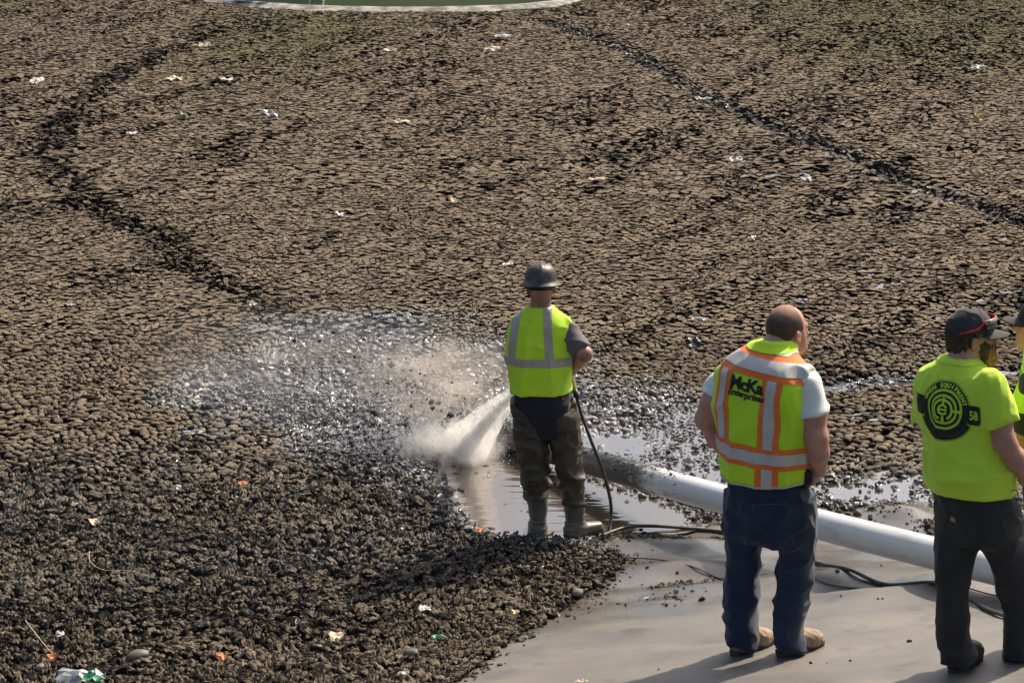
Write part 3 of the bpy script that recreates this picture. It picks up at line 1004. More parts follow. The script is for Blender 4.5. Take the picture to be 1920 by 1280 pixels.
# materials of people and clothing
def cloth(name, c1, c2, rough=0.8, bs=0.25, scale=5, dirt=None, sheen=0.15):
    m, t, b = new_mat(name)
    c = mix(t, ramp(t, tex_noise(t, scale, 4), 0.3, 0.7), c1, c2)
    if dirt:
        c = mix(t, math_node(t, 'MULTIPLY', ramp(t, tex_noise(t, dirt[1], 6, 0.75), dirt[2], dirt[2] + 0.12), dirt[3]), c, dirt[0])
    t.links.new(c, b.inputs['Base Color'])
    b.inputs['Roughness'].default_value = rough
    b.inputs['Sheen Weight'].default_value = sheen
    n = math_node(t, 'ADD', tex_noise(t, 420, 2), math_node(t, 'MULTIPLY', tex_noise(t, 28, 3), 2.0))
    bump(t, b, n, bs, 0.003)
    return m
def skin(name, c1, c2, tattoo=None):
    m, t, b = new_mat(name)
    c = mix(t, ramp(t, tex_noise(t, 14, 4), 0.3, 0.7), c1, c2)
    if tattoo:
        geo = t.nodes.new('ShaderNodeTexCoord').outputs['Object']
        for ctr, rad in tattoo:
            vm = t.nodes.new('ShaderNodeVectorMath'); vm.operation = 'DISTANCE'
            t.links.new(geo, vm.inputs[0]); vm.inputs[1].default_value = ctr
            near_ = ramp(t, math_node(t, 'SUBTRACT', rad, vm.outputs['Value']), 0.0, 0.02)
            ink = math_node(t, 'MULTIPLY', near_, math_node(t, 'MULTIPLY', ramp(t, tex_noise(t, 70, 4, 0.7), 0.40, 0.56), 0.75))
            c = mix(t, ink, c, (0.10, 0.095, 0.10))
    t.links.new(c, b.inputs['Base Color'])
    b.inputs['Roughness'].default_value = 0.5
    b.inputs['Subsurface Weight'].default_value = 0.08
    b.inputs['Subsurface Radius'].default_value = (0.02, 0.008, 0.004)
    bump(t, b, tex_noise(t, 180, 3), 0.12, 0.002)
    return m
M['hiviz_dirty'] = cloth('hi_vis_mesh_dirty', (0.54, 0.87, 0.020), (0.60, 0.91, 0.03), 0.75, 0.2, 5, ((0.20, 0.22, 0.03), 16, 0.58, 0.5))
M['hiviz'] = cloth('hi_vis_mesh', (0.54, 0.87, 0.020), (0.60, 0.91, 0.025), 0.75)
M['hiviz_tee'] = cloth('hi_vis_jersey', (0.62, 0.90, 0.05), (0.68, 0.94, 0.07), 0.85)
M['orange'] = cloth('hi_vis_orange', (0.90, 0.17, 0.02), (0.97, 0.23, 0.035), 0.75)
M['silver'] = cloth('reflective_tape', (0.52, 0.51, 0.47), (0.64, 0.62, 0.57), 0.42, 0.12, 9)
M['silver_dirty'] = cloth('reflective_tape_dull', (0.38, 0.35, 0.31), (0.47, 0.43, 0.38), 0.5, 0.12, 9, ((0.12, 0.11, 0.09), 20, 0.56, 0.6))
M['grey_tee'] = cloth('grey_jersey', (0.115, 0.100, 0.112), (0.145, 0.125, 0.138))
M['white_tee'] = cloth('white_jersey', (0.74, 0.75, 0.78), (0.80, 0.81, 0.83))
M['black_tee'] = cloth('black_jersey', (0.012, 0.012, 0.013), (0.02, 0.02, 0.02))
M['navy'] = cloth('navy_twill', (0.008, 0.010, 0.018), (0.013, 0.016, 0.028), 0.85)
M['denim'] = cloth('dark_denim', (0.005, 0.015, 0.040), (0.011, 0.028, 0.066), 0.85, 0.35, 7, ((0.018, 0.030, 0.052), 30, 0.55, 0.4))
M['canvas'] = cloth('charcoal_canvas', (0.022, 0.021, 0.019), (0.034, 0.032, 0.029), 0.9, 0.35)
M['wader'] = cloth('muddy_wader', (0.040, 0.032, 0.020), (0.066, 0.053, 0.034), 0.55, 0.35, 6, ((0.09, 0.072, 0.048), 11, 0.52, 0.7), 0.0)
M['rubber'] = simple('rubber_boot', (0.080, 0.090, 0.076), 0.45, (0.135, 0.130, 0.105), 9, 60, 0.2, 0.002)
M['sole'] = simple('boot_sole', (0.045, 0.036, 0.026), 0.8, (0.085, 0.065, 0.045), 14, 60, 0.4, 0.003)
M['tan_boot'] = simple('tan_leather', (0.25, 0.175, 0.105), 0.75, (0.34, 0.245, 0.155), 10, 70, 0.3, 0.003)
M['brown_boot'] = simple('brown_leather', (0.075, 0.048, 0.026), 0.6, (0.13, 0.088, 0.05), 10, 70, 0.3, 0.003)
M['hat'] = simple('scuffed_hard_hat', (0.045, 0.040, 0.035), 0.42, (0.115, 0.100, 0.085), 14, 60, 0.15, 0.002, lo=0.42, hi=0.72)
M['cap'] = cloth('dark_cap_twill', (0.030, 0.029, 0.036), (0.042, 0.040, 0.048), 0.85, 0.3)
M['cap_panel'] = cloth('black_cap_twill', (0.016, 0.015, 0.016), (0.024, 0.023, 0.023), 0.85, 0.3)
M['black'] = simple('black_plastic', (0.008, 0.008, 0.009), 0.45)
M['red'] = simple('red_frame', (0.55, 0.02, 0.025), 0.35)
M['lens'] = simple('mirror_lens', (0.10, 0.13, 0.14), 0.08, spec=0.9)
M['hair_brown'] = simple('short_hair', (0.050, 0.030, 0.020), 0.8, (0.12, 0.075, 0.052), 30, 300, 0.8, 0.004)
M['hair_dark'] = simple('dark_hair', (0.045, 0.026, 0.015), 0.7, (0.085, 0.050, 0.028), 40, 260, 0.9, 0.005)
M['beard_tip'] = simple('ginger_hair', (0.26, 0.115, 0.040), 0.7, (0.40, 0.19, 0.075), 40, 260, 0.9, 0.005)
M['skin_a'] = skin('tanned_skin', (0.34, 0.165, 0.105), (0.43, 0.225, 0.150), [((-0.10, -0.06, 1.565), 0.055), ((0.165, -0.17, 1.235), 0.05)])
M['skin_b'] = skin('ruddy_skin', (0.47, 0.225, 0.17), (0.58, 0.31, 0.24))
M['skin_c'] = skin('sunburnt_skin', (0.46, 0.22, 0.155), (0.57, 0.30, 0.215))
M['eye'] = simple('eye_white', (0.7, 0.68, 0.64), 0.2)
M['print'] = simple('black_print', (0.010, 0.012, 0.010), 0.7, (0.022, 0.026, 0.018), 60)
M['print_yellow'] = simple('shirt_coloured_print', (0.64, 0.92, 0.055), 0.85)
M['leather_patch'] = simple('tan_patch', (0.40, 0.28, 0.15), 0.7)
M['thread'] = simple('pale_stitching', (0.16, 0.13, 0.085), 0.8)
M['phone'] = simple('black_pouch', (0.006, 0.006, 0.007), 0.5)

def head(F, c, turn, pitch=0.0, scale=1.0, neck=None, jaw=1.0, nr=0.06):
    R = rotz(turn) @ rotx(pitch)
    L = lambda x, y, z: np.array(c) + R @ (np.array([x, y, z]) * scale)
    s = scale
    F.ell(L(0, -0.012, 0.03), np.array((0.077, 0.098, 0.096)) * s, R, 0.02)
    F.ell(L(0, 0.028, -0.045), np.array((0.060 * jaw, 0.068, 0.078)) * s, R, 0.04)
    F.ell(L(0, 0.072, -0.090), np.array((0.030 * jaw, 0.026, 0.026)) * s, R, 0.03)
    F.cap(L(0, 0.090, 0.012), L(0, 0.112, -0.026), 0.008 * s, 0.0135 * s, 0.012)
    F.cap(L(-0.036, 0.076, 0.026), L(0.036, 0.076, 0.026), 0.013 * s, 0.013 * s, 0.02)
    F.cap(L(-0.018, 0.090, -0.056), L(0.018, 0.090, -0.056), 0.009 * s, 0.009 * s, 0.01)
    for e in (-1, 1):
        F.ell(L(e * 0.034, 0.085, 0.006), np.array((0.014, 0.010, 0.010)) * s, R, 0.0, carve=True)
        Re = R @ rotz(e * -0.45)
        F.ell(L(e * 0.082, -0.006, -0.012), np.array((0.009, 0.022, 0.033)) * s, Re, 0.008)
        F.ell(L(e * 0.090, -0.002, -0.008), np.array((0.005, 0.011, 0.016)) * s, Re, 0.0, carve=True)
    if neck is not None:
        F.cap(neck, L(0, -0.022, -0.05), nr * 1.12, nr, 0.03)
    return L, R

def eyes(L, R, parent, s=1.0):
    for e in (-1, 1):
        bm = bmesh.new(); bmesh.ops.create_uvsphere(bm, u_segments=12, v_segments=8, radius=0.0115 * s)
        me = bpy.data.meshes.new('eye'); bm.to_mesh(me); bm.free()
        o = link('eye', me, M['eye'], parent); o.location = L(e * 0.034, 0.078, 0.006)

def hand(F, wrist, f, palm, curl=0.6, side=1, s=1.0, spread=0.06):
    """palm, four unequal fingers in three bends and a thumb from the side of the palm"""
    w = np.array(wrist, float)
    f = np.array(f, float); f /= np.linalg.norm(f)
    p = np.array(palm, float); p -= f * (p @ f); p /= np.linalg.norm(p)
    a = np.cross(f, p) * side
    for q, (ofs, ln, wd) in enumerate(((-1.5, 0.90, 0.085), (-0.5, 1.0, 0.092), (0.5, 0.95, 0.088), (1.5, 0.76, 0.080))):
        k0 = w + a * ofs * 0.010 * s + f * 0.012
        kn = w + f * wd * s + a * ofs * 0.0205 * s
        F.cap(k0, kn, 0.015 * s, 0.0125 * s, 0.012)
        d = f + a * ofs * spread * 0.4
        d /= np.linalg.norm(d)
        pos = kn
        th = 0.0
        for seg, (l_, r_) in enumerate(((0.044, 0.0098), (0.027, 0.0088), (0.021, 0.0078))):
            th += curl * (0.8, 1.0, 0.7)[seg]
            dd = d * math.cos(th) + p * math.sin(th)
            nx = pos + dd * l_ * ln * s
            F.cap(pos, nx, r_ * s, r_ * 0.9 * s, 0.004)
            pos = nx
    b0 = w + f * 0.025 * s - a * 0.022 * s
    b1 = b0 + (f * 0.6 - a * 0.75 + p * 0.35) * 0.042 * s
    b2 = b1 + (f * 0.85 - a * 0.25 + p * 0.45) * 0.034 * s
    b3 = b2 + (f * 0.85 + a * 0.05 + p * 0.5) * 0.026 * s
    F.chain([b0, b1, b2, b3], [0.016 * s, 0.012 * s, 0.0105 * s, 0.009 * s], 0.01)

def boot(parent, c, turn, mat, length=0.29, shaft=0.14, h=0.006, wide=0.047, heel=True, shaft_r=0.055, top_nodes=None):
    """work boot: upper, sole (> heel); c is the heel-to-toe middle on the ground"""
    R = rotz(turn)
    L = lambda x, y, z: np.array(c) + R @ np.array([x, y, z])
    hl = length / 2
    F = SDF(np.array(c) - [0.26, 0.26, 0.02], np.array(c) + [0.26, 0.26, shaft + 0.05], h)
    F.chain([L(0, -hl + 0.05, 0.05), L(0, 0, 0.055), L(0.004, hl - 0.09, 0.048), L(0.006, hl - 0.052, 0.042)], [wide * 0.92, wide * 0.95, wide * 1.06, wide * 1.0], 0.03)
    F.cap(L(0, -hl + 0.065, 0.06), L(0, -hl + 0.07, shaft - 0.005), wide * 1.0, shaft_r, 0.04)
    F.cap(L(0, -hl + 0.09, 0.10), L(0, hl - 0.10, 0.052), 0.045, 0.044, 0.03)
    F.cut(L(0, 0, 0.022), (0, 0, -1))
    F.wrinkle(0.003, (30, 30, 40), 5)
    up = F.mesh('boot', mat, parent)
    n = 28
    out = []
    for k in range(n):
        a_ = 2 * math.pi * k / n
        y = math.sin(a_) * hl
        wd = wide * (1.02 + 0.12 * sstep(-0.2, 0.6, math.sin(a_)) - 0.05 * sstep(0, -1, math.sin(a_)))
        ca = math.cos(a_)
        out.append((math.copysign(abs(ca) ** 0.62, ca) * wd + 0.004, y))
    V, Fq = [], []
    for z in (0.0, 0.012, 0.030):
        for x, y in out:
            g = 1.03 if z > 0.02 else 1.0
            arch = 0.012 if (z == 0.0 and -0.03 < y < 0.02 and heel) else 0
            V.append(L(x * g, y * g, z + arch))
    for r_ in range(2):
        Fq += [[r_ * n + k, r_ * n + (k + 1) % n, (r_ + 1) * n + (k + 1) % n, (r_ + 1) * n + k] for k in range(n)]
    me = np_mesh('sole', np.array(V), [np.array(Fq), np.arange(n)[::-1][None], (2 * n + np.arange(n))[None]])
    link('sole', me, M['sole'], up)
    return up

class Person:
    """local frame: x to the photo's right, y away from the lens, z up, origin between the feet"""
    def __init__(self, u0, v0, s, label):
        self.u0, self.v0, self.s = u0, v0, s
        self.root = empty('person', atg(u0, v0))
        d = ray(u0, v0)
        self.phi = math.atan2(-d[2], math.hypot(d[0], d[1]))
        self.d = float(np.linalg.norm(np.array(self.root.location) - np.array([0, 0, CAM_H])))
        self.s = FPX / (self.root.location.y * cp - (self.root.location.z - CAM_H) * sp)
        tag(self.root, label, 'person')
    def P(self, u, v, y=0.0):
        """local point seen at photo pixel u, v when it lies y behind the feet"""
        d = ray(u, v)
        l = self.root.location
        t_ = (l.y + y) / d[1]
        return np.array([d[0] * t_ - l.x, y, CAM_H + d[2] * t_ - l.z])
    def gz(self, x, y):
        l = self.root.location
        return ground_z(l.x + x, l.y + y) - l.z
    def Z(self, v, y=0.0):
        return self.P(960, v, y)[2]
    def depth(self, z, y=0.0):
        l = self.root.location
        return (l.y + y) * cp - (l.z + z - CAM_H) * sp
    def X(self, u, z, y=0.0):
        return (u - 960) / FPX * self.depth(z, y) - self.root.location.x
    def nodes(self, rows):
        """rows (z, u, y, a, b) -> loft nodes"""
        return [(z, self.X(u, z, y), y, a_, b_) for z, u, y, a_, b_ in rows]

# ================================================================== worker with the hose
A = Person(1046, 1001, 287, 'worker in dark hard hat and yellow vest aiming the water hose')
rt = A.root
TH = math.radians(9)
torso = A.nodes([(0.93, 1014, 0, 0.185, 0.125), (1.05, 1013, 0, 0.190, 0.128), (1.20, 1010, 0, 0.202, 0.132), (1.32, 1008, 0, 0.210, 0.128), (1.40, 1008, 0, 0.204, 0.112), (1.455, 1009, 0.0, 0.172, 0.092), (1.497, 1011, 0.004, 0.114, 0.078), (1.535, 1013, 0.01, 0.066, 0.066)])
shR, shL = A.P(1062, 617, -0.01), A.P(973, 617, 0.03)
elR, elL = A.P(1096, 664, -0.12), A.P(967, 666, 0.12)
wrR, wrL = A.P(1072, 696, 0.10), A.P(1000, 690, 0.30)
F = SDF((-0.48, -0.30, 0.80), (0.36, 0.50, 1.95), 0.0068)
F.loft([(z, x, y, a_ - 0.03, b_ - 0.025) for z, x, y, a_, b_ in torso], 0.02, TH)
F.chain([shR, elR, wrR], [0.056, 0.047, 0.031], 0.02)
F.chain([elR, elR * 0.62 + wrR * 0.38], [0.046, 0.046], 0.02)
F.chain([shL, elL, wrL], [0.056, 0.046, 0.031], 0.02)
hc = A.P(1014, 541, 0.015) + np.array([0, 0, 0.004])
LA, RA = head(F, hc, math.radians(-4), -0.10, 1.0, (A.X(1013, 1.50), 0.0, 1.50))
hand(F, wrR, (-0.25, 0.75, -0.55), (-0.8, 0.0, 0.2), 0.85, 1)
hand(F, wrL, (0.35, 0.8, -0.4), (0.6, -0.3, -0.3), 0.85, -1)
F.mesh('body', M['skin_a'], rt)
eyes(LA, RA, rt)
# grey T-shirt: torso and sleeves
F = SDF((-0.46, -0.28, 0.90), (0.34, 0.34, 1.62), 0.0082)
F.loft(torso, 0.02, TH, grow=-0.024)
endR = shR + (elR - shR) * 0.86; endL = shL + (elL - shL) * 0.86
F.cap(shR, endR, 0.070, 0.068, 0.035, flat=True)
F.cap(shL, endL, 0.070, 0.068, 0.035, flat=True)
F.wrinkle(0.006, (9, 9, 16), 3, lambda x, y, z: sstep(1.5, 1.4, z))
F.mesh('t_shirt', M['grey_tee'], rt)
# vest
F = SDF((-0.42, -0.28, 0.90), (0.30, 0.28, 1.64), 0.0082)
vt = A.nodes([(A.Z(742) - 0.03, 1013, 0, 0.198, 0.140)]) + torso[1:-1] + A.nodes([(1.535, 1013, 0.005, 0.074, 0.074)])
F.loft(vt, 0.02, TH, grow=0.008)
for sh, sg in ((shR, 1), (shL, -1)):
    F.cap(sh + np.array([-sg * 0.055, 0, 0.055]), sh + np.array([sg * 0.0, 0, 0.045]), 0.045, 0.038, 0.04)
    F.cap(sh + np.array([sg * 0.092, 0.0, 0.03]), sh + np.array([sg * 0.11, -0.02, -0.12]), 0.072, 0.072, carve=True)
F.wrinkle(0.011, (7, 7, 2.2), 13, lambda x, y, z: sstep(1.50, 1.30, z))
F.wrinkle(0.006, (12, 12, 8), 14)
F.cut((0, 0, A.Z(742, -0.13)), (0.04, 0.0, -1))
vest = F.mesh('vest', M['hiviz_dirty'], rt)
ax = np.array([math.cos(TH), -math.sin(TH), 0])        # wearer's right
bk = np.array([-math.sin(TH), -math.cos(TH), 0])       # wearer's back
ctr = np.array([A.X(1011, 1.25), 0, 1.2])
def vband(src, name, mat, parent, x0, x1, off, zlo=None, zhi=None, ctr=ctr, ax=ax, tilt=0.0, backonly=None):
    n = np.array([ax[0], ax[1], tilt]); n /= np.linalg.norm(n)
    pl = [(ctr + ax * x1, n), (ctr + ax * x0, -n)]
    if zlo is not None: pl.append(((0, 0, zlo), (0, 0, -1)))
    if zhi is not None: pl.append(((0, 0, zhi), (0, 0, 1)))
    if backonly is not None: pl.append((ctr, -np.array(backonly)))
    return piece(src, name, mat, parent, pl, off)
def hband(src, name, mat, parent, z0, z1, off, tx=0.0, extra=()):
    n = np.array([tx, 0, 1.0]); n /= np.linalg.norm(n)
    return piece(src, name, mat, parent, [((0, 0, z1), n), ((0, 0, z0), -n)] + list(extra), off)
zb = A.Z(681, -0.13)
hband(vest, 'reflective_tape', M['silver_dirty'], vest, zb - 0.027, zb + 0.027, 0.003)
for x0 in (-0.190, 0.062):
    vband(vest, 'reflective_tape', M['silver_dirty'], vest, x0, x0 + 0.052, 0.002, zb - 0.01, None, tilt=0.08 if x0 > 0 else -0.10)
# navy trousers over the seat
F = SDF((-0.34, -0.24, 0.55), (0.22, 0.24, 1.02), 0.0082)
F.loft(A.nodes([(0.69, 1020, 0, 0.15, 0.11), (0.75, 1020, 0, 0.180, 0.128), (0.85, 1018, -0.005, 0.188, 0.135), (1.0, 1015, 0, 0.176, 0.120)]), 0.02, TH)
F.wrinkle(0.007, (9, 9, 6), 23)
seat = F.mesh('trousers', M['navy'], rt)
link_patch = piece(seat, 'brand_tab', M['red'], seat, [((A.X(1053, 0.93), 0, 0), (-1, 0, 0)), ((A.X(1058, 0.93), 0, 0), (1, 0, 0)), ((0, 0, A.Z(747, -.12)), (0, 0, 1)), ((0, 0, A.Z(750, -.12)), (0, 0, -1)), ((0, -0.02, 0), (0, 1, 0))], 0.003)
# wader legs and rubber boots
def leg_nodes(p, rows):
    out = []
    for v, uc, hw, y, dd in rows:
        z = p.Z(v, y)
        r_ = hw * p.depth(z, y) / FPX
        out.append((z, p.X(uc, z, y), y, r_, r_ * dd))
    return out
for side, rows, foot, turn in ((-1, [(752, 990, 31, 0.0, 1.15), (800, 993, 31, 0.0, 1.15), (850, 999, 28, 0.01, 1.15), (885, 1003, 26.5, 0.02, 1.1), (912, 1006, 22, 0.03, 1.05), (940, 1009, 18.0, 0.04, 1.0)], A.P(1011, 997, 0.10), math.radians(-8)),
                               (1, [(752, 1050, 31, 0.0, 1.15), (800, 1055, 32, -0.0, 1.15), (850, 1063, 28, 0.0, 1.15), (885, 1068, 27, 0.0, 1.1), (912, 1073, 23, 0.0, 1.05), (940, 1077, 18.5, 0.0, 1.0)], A.P(1086, 1000, 0.02), math.radians(62))):
    F = SDF((-0.36, -0.22, 0.15), (0.30, 0.26, 0.98), 0.0082)
    N = leg_nodes(A, rows)
    F.loft(N, 0.02, 0)
    mid = N[1]
    F.cut((A.X(1021, 0.75), 0, A.Z(792)), (-side * 0.60, -0.1, 0.80))
    F.wrinkle(0.016, (5, 5, 10), 33 + side, lambda x, y, z: 0.35 + 0.65 * sstep(0.62, 0.40, z))
    F.wrinkle(0.007, (12, 12, 18), 36 + side)
    F.mesh('wader_leg', M['wader'], rt)
    # boot: shaft and foot in one
    zf = A.gz(foot[0], foot[1])
    R_ = rotz(turn)
    ank = np.array([A.X(rows[-1][1], 0.2, rows[-1][3]), rows[-1][3], 0])
    base = np.array([ank[0], ank[1], zf])
    F = SDF(base - [0.25, 0.25, 0.02], base + [0.25, 0.25, 0.42], 0.005)
    top = A.Z(918, rows[-1][3])
    F.loft([(zf + 0.03, ank[0], ank[1], 0.050, 0.055), (zf + 0.12, ank[0], ank[1], 0.052, 0.058), (zf + 0.2, ank[0], ank[1], 0.063, 0.066), (top, A.X(rows[-2][1], top, ank[1]), ank[1] - 0.005, 0.072, 0.074)], 0.02, turn)
    tip = base + R_ @ np.array([0, 0.17, 0.045])
    F.cap(base + [0, 0, 0.055], tip, 0.052, 0.043, 0.05)
    F.cap(base + R_ @ np.array([0, -0.03, 0.05]), base + [0, 0, 0.06], 0.046, 0.05, 0.02)
    F.cut((0, 0, zf + 0.004), (0, 0, -1))
    # turned top rim and ankle creases
    F.wrinkle(0.003, (4, 4, 45), 43, lambda x, y, z: sstep(zf + 0.25, zf + 0.1, z))
    bt = F.mesh('rubber_boot', M['rubber'], rt)
    hband(bt, 'top_rim', M['rubber'], bt, top - 0.03, top - 0.006, 0.004)
    hband(bt, 'sole', M['sole'], bt, zf - 0.01, zf + 0.028, 0.005)
# hard hat: full brim, crown with ridge, suspension band
def revolve(name, prof, c, R, ry, mat, parent, n=56, ridge=0.0):
    V = []
    for r_, z in prof:
        for k in range(n):
            a_ = 2 * math.pi * k / n
            g = 1.0
            zz_ = z + ridge * max(0, 1 - abs(math.cos(a_)) * 5) * (1 if z > 0.04 else 0)
            V.append(np.array(c) + R @ np.array([r_ * math.cos(a_), r_ * ry * math.sin(a_), zz_]))
    m_ = len(prof)
    i, j = np.meshgrid(np.arange(m_ - 1), np.arange(n), indexing='ij')
    q = np.stack([i * n + j, i * n + (j + 1) % n, (i + 1) * n + (j + 1) % n, (i + 1) * n + j], -1).reshape(-1, 4)
    return link(name, np_mesh(name, np.array(V), [q, np.array([(m_ - 1) * n + np.arange(n)])], smooth=True), mat, parent)
hatc = hc + RA @ np.array([0, -0.005, 0.040])
prof = [(0.098, -0.004), (0.128, -0.020), (0.131, -0.017), (0.128, -0.012), (0.106, 0.004), (0.1035, 0.012), (0.102, 0.035), (0.097, 0.065), (0.083, 0.092), (0.058, 0.111), (0.028, 0.119), (0.004, 0.120)]
hat = revolve('hard_hat', prof, hatc, RA, 1.16, M['hat'], rt, ridge=0.0035)
revolve('suspension_band', [(0.089, -0.045), (0.092, -0.045), (0.092, -0.005), (0.089, -0.005)], hatc, RA, 1.16, M['black'], hat)

# ================================================================== heavy-set man in the orange-edged vest
B = Person(1440, 1218, 374, 'bald man in yellow vest with orange bands, white sleeves and blue jeans')
rt = B.root
TH = math.radians(38)
ax = np.array([math.cos(TH), -math.sin(TH), 0]); bk = np.array([-math.sin(TH), -math.cos(TH), 0]); fw = -bk
torso = B.nodes([(0.84, 1438, 0.0, 0.215, 0.185), (0.97, 1437, 0.0, 0.225, 0.195), (1.10, 1434, 0.0, 0.230, 0.185), (1.25, 1430, 0.0, 0.238, 0.165), (1.36, 1428, 0.0, 0.242, 0.158), (1.44, 1430, 0.0, 0.230, 0.150), (1.505, 1434, 0.01, 0.192, 0.134), (1.555, 1442, 0.03, 0.130, 0.106), (1.605, 1453, 0.055, 0.076, 0.082)])
shR, elR, wrR = B.P(1512, 722, -0.10), B.P(1530, 820, -0.16), B.P(1536, 882, -0.10)
shL, elL, wrL = B.P(1356, 722, 0.14), B.P(1326, 785, 0.16), B.P(1372, 862, 0.20)
F = SDF((-0.42, -0.42, 0.74), (0.42, 0.48, 1.92), 0.0068)
F.loft([(z, x, y, a_ - 0.03, b_ - 0.03) for z, x, y, a_, b_ in torso], 0.02, TH)
F.chain([shR, shR * 0.45 + elR * 0.55, elR, elR * 0.55 + wrR * 0.45, wrR], [0.074, 0.068, 0.056, 0.055, 0.037], 0.03)
F.chain([shL, shL * 0.45 + elL * 0.55, elL, elL * 0.6 + wrL * 0.4, wrL], [0.074, 0.068, 0.057, 0.054, 0.037], 0.03)
hc = B.P(1477, 622, 0.09)
LB, RB = head(F, hc, math.radians(57), 0.03, 1.06, (B.X(1456, 1.54, 0.05), 0.05, 1.54), 1.12, 0.074)
F.cap((B.X(1458, 1.54, 0.05), 0.05, 1.54), hc + RB @ np.array([0, -0.06, -0.03]), 0.07, 0.055, 0.03)
hand(F, wrR, B.P(1508, 906, -0.06) - wrR, (-0.3, 0.9, 0.1), 0.45, 1, 1.08)
hand(F, wrL, (0.6, 0.2, -0.5), (0.2, -0.9, 0.0), 0.5, -1, 1.05)
F.mesh('body', M['skin_b'], rt)
eyes(LB, RB, rt, 1.06)
# cropped hair round the back and sides
F = SDF(hc - 0.16, hc + 0.18, 0.004)
F.ell(LB(0, -0.013, 0.031), np.array((0.0795, 0.1005, 0.0985)) * 1.06, RB)
F.ell(LB(0, -0.045, -0.03), np.array((0.066, 0.062, 0.062)) * 1.06, RB, 0.02)
F.cut(LB(0, 0.048, 0.0), RB @ np.array([0, 1.0, 0.25]))
F.cut(LB(0, -0.05, -0.062), RB @ np.array([0, 0.25, -1.0]))
F.cut(LB(0, 0.02, -0.018), RB @ np.array([0, 1.0, -1.2]))
for e in (-1, 1):
    F.ell(LB(e * 0.088, 0.004, -0.018), np.array((0.02, 0.028, 0.042)), RB, carve=True)
hm, t, b_ = new_mat('cropped_hair')
sp_ = t.nodes.new('ShaderNodeSeparateXYZ'); t.links.new(t.nodes.new('ShaderNodeTexCoord').outputs['Object'], sp_.inputs[0])
thin = ramp(t, math_node(t, 'ADD', sp_.outputs[2], math_node(t, 'MULTIPLY', tex_noise(t, 40), 0.05)), float(hc[2]) + 0.085, float(hc[2]) + 0.150)
t.links.new(mix(t, thin, mix(t, tex_noise(t, 160), (0.045, 0.026, 0.018), (0.13, 0.075, 0.052)), (0.36, 0.19, 0.135)), b_.inputs['Base Color'])
b_.inputs['Roughness'].default_value = 0.75
bump(t, b_, tex_noise(t, 320, 3), 0.7, 0.003)
F.mesh('hair', hm, rt)
F = SDF(hc - 0.2, hc + 0.2, 0.005)     # short chin beard
F.ell(LB(0, 0.074, -0.093), np.array((0.038, 0.030, 0.032)) * 1.06, RB)
F.wrinkle(0.004, (60, 60, 60), 3)
F.mesh('beard', M['beard_tip'], rt)
# white T-shirt
F = SDF((-0.40, -0.40, 0.80), (0.40, 0.42, 1.66), 0.0082)
F.loft(torso, 0.02, TH, grow=-0.024)
endR = shR + (elR - shR) * 0.58; endL = shL + (elL - shL) * 0.30
F.cap(shR, endR, 0.082, 0.088, 0.04, flat=True)
F.cap(shL, endL, 0.080, 0.084, 0.04, flat=True)
F.cut((0, 0, 0.97), (0, 0, -1))
F.cut((0, 0, 1.545), (0, 0.0, 1))
F.wrinkle(0.006, (9, 9, 14), 51)
tee = F.mesh('t_shirt', M['white_tee'], rt)
# vest
F = SDF((-0.40, -0.40, 0.80), (0.40, 0.44, 1.70), 0.0082)
zh = B.Z(912, -0.18)
vt = B.nodes([(zh - 0.04, 1438, 0.0, 0.212, 0.190)]) + torso[1:]
F.loft(vt, 0.02, TH, grow=0.010)
for sh, sg in ((shR, 1), (shL, -1)):
    F.cap(sh - ax * sg * 0.10 + np.array([0, 0, 0.050]), sh - ax * sg * 0.012 + np.array([0, 0, 0.042]), 0.062, 0.062, 0.05)
    F.cap(sh + ax * sg * 0.105 + np.array([0, 0, 0.05]), sh + ax * sg * 0.100 + np.array([0, 0, -0.17]), 0.085, 0.085, carve=True)
F.cap((B.X(1450, 1.54, 0.04), 0.04, 1.54), (B.X(1456, 1.60, 0.055), 0.055, 1.60), 0.096, 0.090, 0.02)
F.cut((B.X(1456, 1.58, 0.05), 0.05, 1.592), (0.0, 0.15, 1.0))
F.wrinkle(0.013, (6, 6, 2.0), 61, lambda x, y, z: sstep(1.50, 1.25, z))
F.wrinkle(0.006, (11, 11, 8), 62)
F.cut((0, 0, zh), (0.03, 0.0, -1))
vest = F.mesh('vest', M['hiviz'], rt)
ctr = np.array([B.X(1430, 1.2), 0.0, 1.2])
zb = B.Z(858, -0.17)
yoke = 1.512
tl = 0.06
bx = [(ctr + bk * 0.02, fw)]
# waist band: orange, silver, orange
hband(vest, 'orange_band', M['orange'], vest, zb - 0.052, zb + 0.056, 0.003, tl)
hband(vest, 'reflective_tape', M['silver'], vest, zb - 0.026, zb + 0.030, 0.0055, tl)
